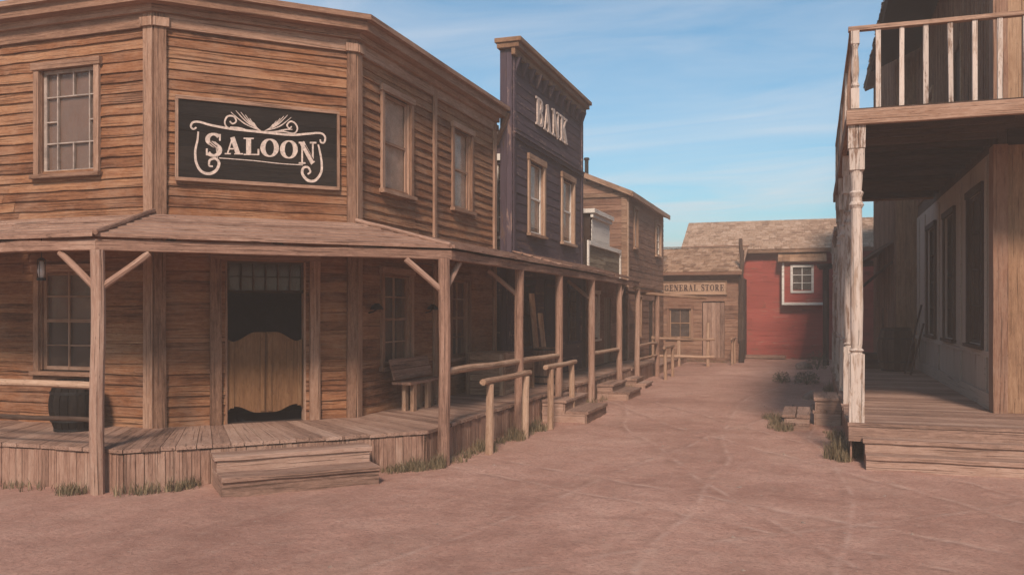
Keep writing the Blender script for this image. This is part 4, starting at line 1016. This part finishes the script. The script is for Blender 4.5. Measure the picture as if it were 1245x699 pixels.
m=MB(); roofslab(m,[(1.8,26.65,10.55),(1.8,36.4,10.55),(5.6,36.4,11.9),(5.6,26.65,11.9)],.1,.25); roofslab(m,[(9.5,26.65,10.55),(9.5,36.4,10.55),(5.61,36.4,11.9),(5.61,26.65,11.9)],.1,.25); m.build('roof','shingledark',fh)
m=MB(); roofslab(m,[(.95,27.0,3.35),(.95,34,3.35),(2.1,34,4.1),(2.1,27.0,4.1)],.06,.25); m.build('lean_to_roof','shingledark',fh)
for y in (27.2,30.4,33.8): post(fh,1.1,y,-.05,3.32,.06,'awning_post','dark')
m=MB(); m.log((1.1,26.9,3.28),(1.1,34.1,3.28),.05); m.log((1.1,27.2,2.6),(2.1,27.2,3.5),.04,8); m.build('awning_beam','dark',fh)
# small dark porch roof before the red barn
aw=thing('dark_awning','small dark flat awning on one rough post before the red barn','awning',(.9,36.5,0))
post(aw,.42,36.2,-.05,3.75,.11,'awning_post','dark')
post(aw,.42,38.6,-.05,3.75,.09,'awning_post','dark')
m=MB(); 
for j in range(12): m.plank((.2+R(-.05,.05),36.0+j*.23,3.82+R(-.01,.01)),(2.6,36.0+j*.23,3.95),(0,1,0),.22,.05,.6,.006)
m.build('awning_roof','dark',aw)
m=MB(); m.plank((.1,35.95,3.82),(2.6,35.95,3.95),(0,0,1),.16,.05,.6,.008); m.build('awning_beam','dark',aw)
# ================================================================== SMALL GROUND THINGS
def blades(mb,x,y,n,r,h,z=-.01):
    for _ in range(n):
        a=R(0,6.28);q=r*math.sqrt(R(0,1)); bx,by=x+math.cos(a)*q,y+math.sin(a)*q; hh=h*R(.35,1.1)*(1-.4*q/r); d=R(0,6.28); w=R(.003,.008); ln=hh*R(.1,.7)
        dx,dy=math.cos(d),math.sin(d); px,py=-dy*w,dx*w; b=len(mb.v); t=R(0,1)
        pts=[(bx-px,by-py,z),(bx+px,by+py,z),(bx+dx*ln*.35+px*.7,by+dy*ln*.35+py*.7,z+hh*.6),(bx+dx*ln*.35-px*.7,by+dy*ln*.35-py*.7,z+hh*.6),(bx+dx*ln,by+dy*ln,z+hh)]
        mb.v+=pts; mb.g+=[(0,0,0)]*5; mb.t+=[t]*5; mb.f+=[(b,b+1,b+2,b+3),(b+3,b+2,b+4)]
m=MB()
def line_grass(x0,y0,x1,y1,k,n,r,h):
    for i in range(k):
        t=(i+R(0,1))/k; blades(m,x0+(x1-x0)*t+R(-.05,.05),y0+(y1-y0)*t+R(-.05,.05),int(n*R(.4,1.3)),r*R(.6,1.3),h*R(.6,1.3))
line_grass(-10.5,8.12,-7.9,8.12,13,30,.16,.13)
line_grass(-7.5,8.2,-6.9,8.8,7,80,.14,.17)
for gx,gy,gh in ((-8.1,8.05,.2),(-4.62,12.4,.3),(-4.6,13.7,.34),(-4.62,15.0,.3),(-4.3,17.6,.2),(.3,13.5,.42),(-.5,16.3,.26),(-.8,18.0,.22)): blades(m,gx,gy,170,.17,gh)
line_grass(-5.25,10.45,-4.72,11.0,9,90,.16,.24)
line_grass(-4.75,11.3,-4.7,15.2,22,60,.14,.2)
line_grass(-4.75,16.5,-4.7,24,26,40,.14,.2)
line_grass(.42,13.2,.40,14.2,7,110,.17,.32)
line_grass(.35,14.2,.35,16.2,9,70,.15,.2)
line_grass(-.75,16.5,-.4,18.6,9,90,.16,.2)
line_grass(.4,19,.4,26,22,60,.18,.24)
line_grass(-6.3,36.8,-3,36.8,14,40,.15,.18)
line_grass(-3,40.8,1.5,40.8,16,50,.2,.2)
o=m.build('grass','grass'); tag(o,'tufts of dry grass along the foot of the porches','grass',kind='stuff')
def shrub(label,x,y,r,h,n=420):
    m=MB(); 
    for _ in range(9):
        a=R(0,6.28); e=R(.3,.9)*r; p=V((x+math.cos(a)*e,y+math.sin(a)*e,h*R(.55,1))); m.tube([V((x,y,-.02)),V((x,y,0)).lerp(p,.5)+V((0,0,h*.12)),p],[.012,.008,.003],5)
    for _ in range(n):
        a=R(0,6.28); q=r*R(.1,1)**.6; z=h*R(.08,1)*(1-.45*(q/r)**2); c=V((x+math.cos(a)*q,y+math.sin(a)*q,z)); s=R(.012,.03)*(1+r)
        d=V((R(-1,1),R(-1,1),R(-.3,1))).normalized(); e=d.orthogonal().normalized(); b=len(m.v); t=R(0,1)
        m.v+=[tuple(c),tuple(c+d*s+e*s*.4),tuple(c+d*s*2),tuple(c+d*s-e*s*.4)]; m.g+=[(0,0,0)]*4; m.t+=[t]*4; m.f+=[(b,b+1,b+2,b+3)]
    o=m.build('dry_shrub','weed'); tag(o,label,'shrub')
shrub('small round dry shrub nearest the middle of the street on the right side',-.9,27.2,.24,.34)
shrub('wider low dry shrub between the small shrub and the right posts',-.2,26.9,.36,.38,650)
shrub('tall thin dry shrub by the dark awning post',.1,33.5,.4,.7,600)
def rock(label,x,y,s):
    m=MB(); b=0; n=7; k=12
    for j in range(n+1):
        th=math.pi*j/n
        for i in range(k):
            a=2*math.pi*i/k; p=V((math.sin(th)*math.cos(a),math.sin(th)*math.sin(a),math.cos(th)*.62)); p*=1+.28*mn.noise(p*1.6+V((x,y,0)))
            m.v.append((x+p.x*s,y+p.y*s,p.z*s+s*.2)); m.g.append((0,0,0)); m.t.append(.5)
    for j in range(n):
        for i in range(k): m.f.append((j*k+i,(j+1)*k+i,(j+1)*k+(i+1)%k,j*k+(i+1)%k))
    tag(m.build('rock','stone',smooth=False),label,'rock')
rock('rounded rock just past the grey step block',.1,19.9,.2)
rock('flat rock beyond the rounded rock by the right porch',.0,22.3,.24)
rock('pale rock near the foot of the dark awning post',-.35,34.0,.3)
m=MB()
for _ in range(5200):
    x=R(-9,5) ; y=R(3,34)**1.0; 
    if x<-4.9 and y>7.6 : continue
    if x>.4 and y>12.6: continue
    s=R(.004,.013)*(1 if random.random()<.95 else R(1.8,3.2)); b=len(m.v)
    pts=[(s,0,0),(0,s*R(.6,1),0),(-s*R(.6,1),0,0),(0,-s*R(.6,1),0),(R(-.3,.3)*s,R(-.3,.3)*s,s*R(.4,.8))]
    z=gz(x,y)
    m.v+=[(x+p[0],y+p[1],z+p[2]-.001) for p in pts]; m.g+=[(0,0,0)]*5; m.t+=[.5]*5
    m.f+=[(b,b+1,b+4),(b+1,b+2,b+4),(b+2,b+3,b+4),(b+3,b,b+4)]
o=m.build('gravel','stone'); tag(o,'small loose stones scattered over the dirt street','gravel',kind='stuff')
# ================================================================== HAZE
hz=MB(); hz.box(-155,155,-155,155,-1.2,12.2); me_m=bpy.data.materials.new('dusty_air'); me_m.use_nodes=True; nt=me_m.node_tree
for n in list(nt.nodes):
    if n.type!='OUTPUT_MATERIAL': nt.nodes.remove(n)
pv=nt.nodes.new('ShaderNodeVolumePrincipled'); pv.inputs['Color'].default_value=(.96,.76,.65,1); pv.inputs['Density'].default_value=HAZE if 'HAZE' in globals() else .006
nt.links.new(pv.outputs[0],nt.nodes['Material Output'].inputs['Volume'])
o=hz.build('haze',me_m); tag(o,'thin pinkish dust haze hanging over the street','haze',kind='stuff')
# ================================================================== SKY, SUN, CAMERA
SUN_AZ=math.radians(14); SUN_EL=math.radians(38)   # azimuth measured from -Y (behind the camera) towards +X
sd=V((math.sin(SUN_AZ)*math.cos(SUN_EL),-math.cos(SUN_AZ)*math.cos(SUN_EL),math.sin(SUN_EL)))
L=bpy.data.lights.new('sun','SUN'); L.energy=3.8; L.angle=math.radians(9); L.color=(1,.82,.69)
o=bpy.data.objects.new('sun',L); col.objects.link(o); o.rotation_euler=sd.to_track_quat('Z','Y').to_euler()
w=bpy.data.worlds.new('World'); sc.world=w; w.use_nodes=True; nt=w.node_tree; bg=nt.nodes['Background']
sky=N(nt,'ShaderNodeTexSky',sky_type='NISHITA'); sky.sun_disc=False; sky.sun_elevation=SUN_EL; sky.sun_rotation=math.atan2(sd.x,sd.y); sky.air_density=1.0; sky.dust_density=.6; sky.ozone_density=1.6
tc=N(nt,'ShaderNodeTexCoord').outputs['Generated']
sep=N(nt,'ShaderNodeSeparateXYZ'); nt.links.new(tc,sep.inputs[0])
zc=math_(nt,'MAXIMUM',sep.outputs[2],.03)
cx=math_(nt,'DIVIDE',sep.outputs[0],math_(nt,'ADD',zc,.12)); cy=math_(nt,'DIVIDE',sep.outputs[1],math_(nt,'ADD',zc,.12))
cmb=N(nt,'ShaderNodeCombineXYZ'); nt.links.new(cx,cmb.inputs[0]); nt.links.new(cy,cmb.inputs[1])
mp=N(nt,'ShaderNodeMapping'); nt.links.new(cmb.outputs[0],mp.inputs['Vector']); mp.inputs['Rotation'].default_value=(0,0,.55); mp.inputs['Scale'].default_value=(.75,2.3,1); mp.inputs['Location'].default_value=(1.3,.4,0)
c1=noise(nt,mp.outputs[0],1.0,8,.62,.9); c2=noise(nt,mp.outputs[0],.32,4,.55,.4)
cl=math_(nt,'MULTIPLY',mapr(nt,c1,.34,.80),mapr(nt,c2,.32,.60))
cl=math_(nt,'MULTIPLY',cl,.85,clamp=True)
skc=mix(nt,1.0,sky.outputs[0],(.58,.93,.97),'MULTIPLY')
c=mix(nt,cl,skc,(6.9,6.6,6.6))
nt.links.new(c,bg.inputs[0]); bg.inputs[1].default_value=.125
cam=bpy.data.cameras.new('camera'); cam.sensor_width=36; cam.lens=1080/1245*36; cam.shift_y=28.5/1245; cam.clip_end=600; cam.clip_start=.1
o=bpy.data.objects.new('camera',cam); col.objects.link(o); o.location=(0,0,2.1); o.rotation_euler=(math.pi/2,0,math.atan(367.5/1080)); sc.camera=o
sc.view_settings.view_transform='Standard'; sc.view_settings.look='None'; sc.view_settings.exposure=.23; sc.view_settings.gamma=1
sc.cycles.volume_bounces=0; sc.cycles.max_bounces=6; sc.cycles.transparent_max_bounces=8
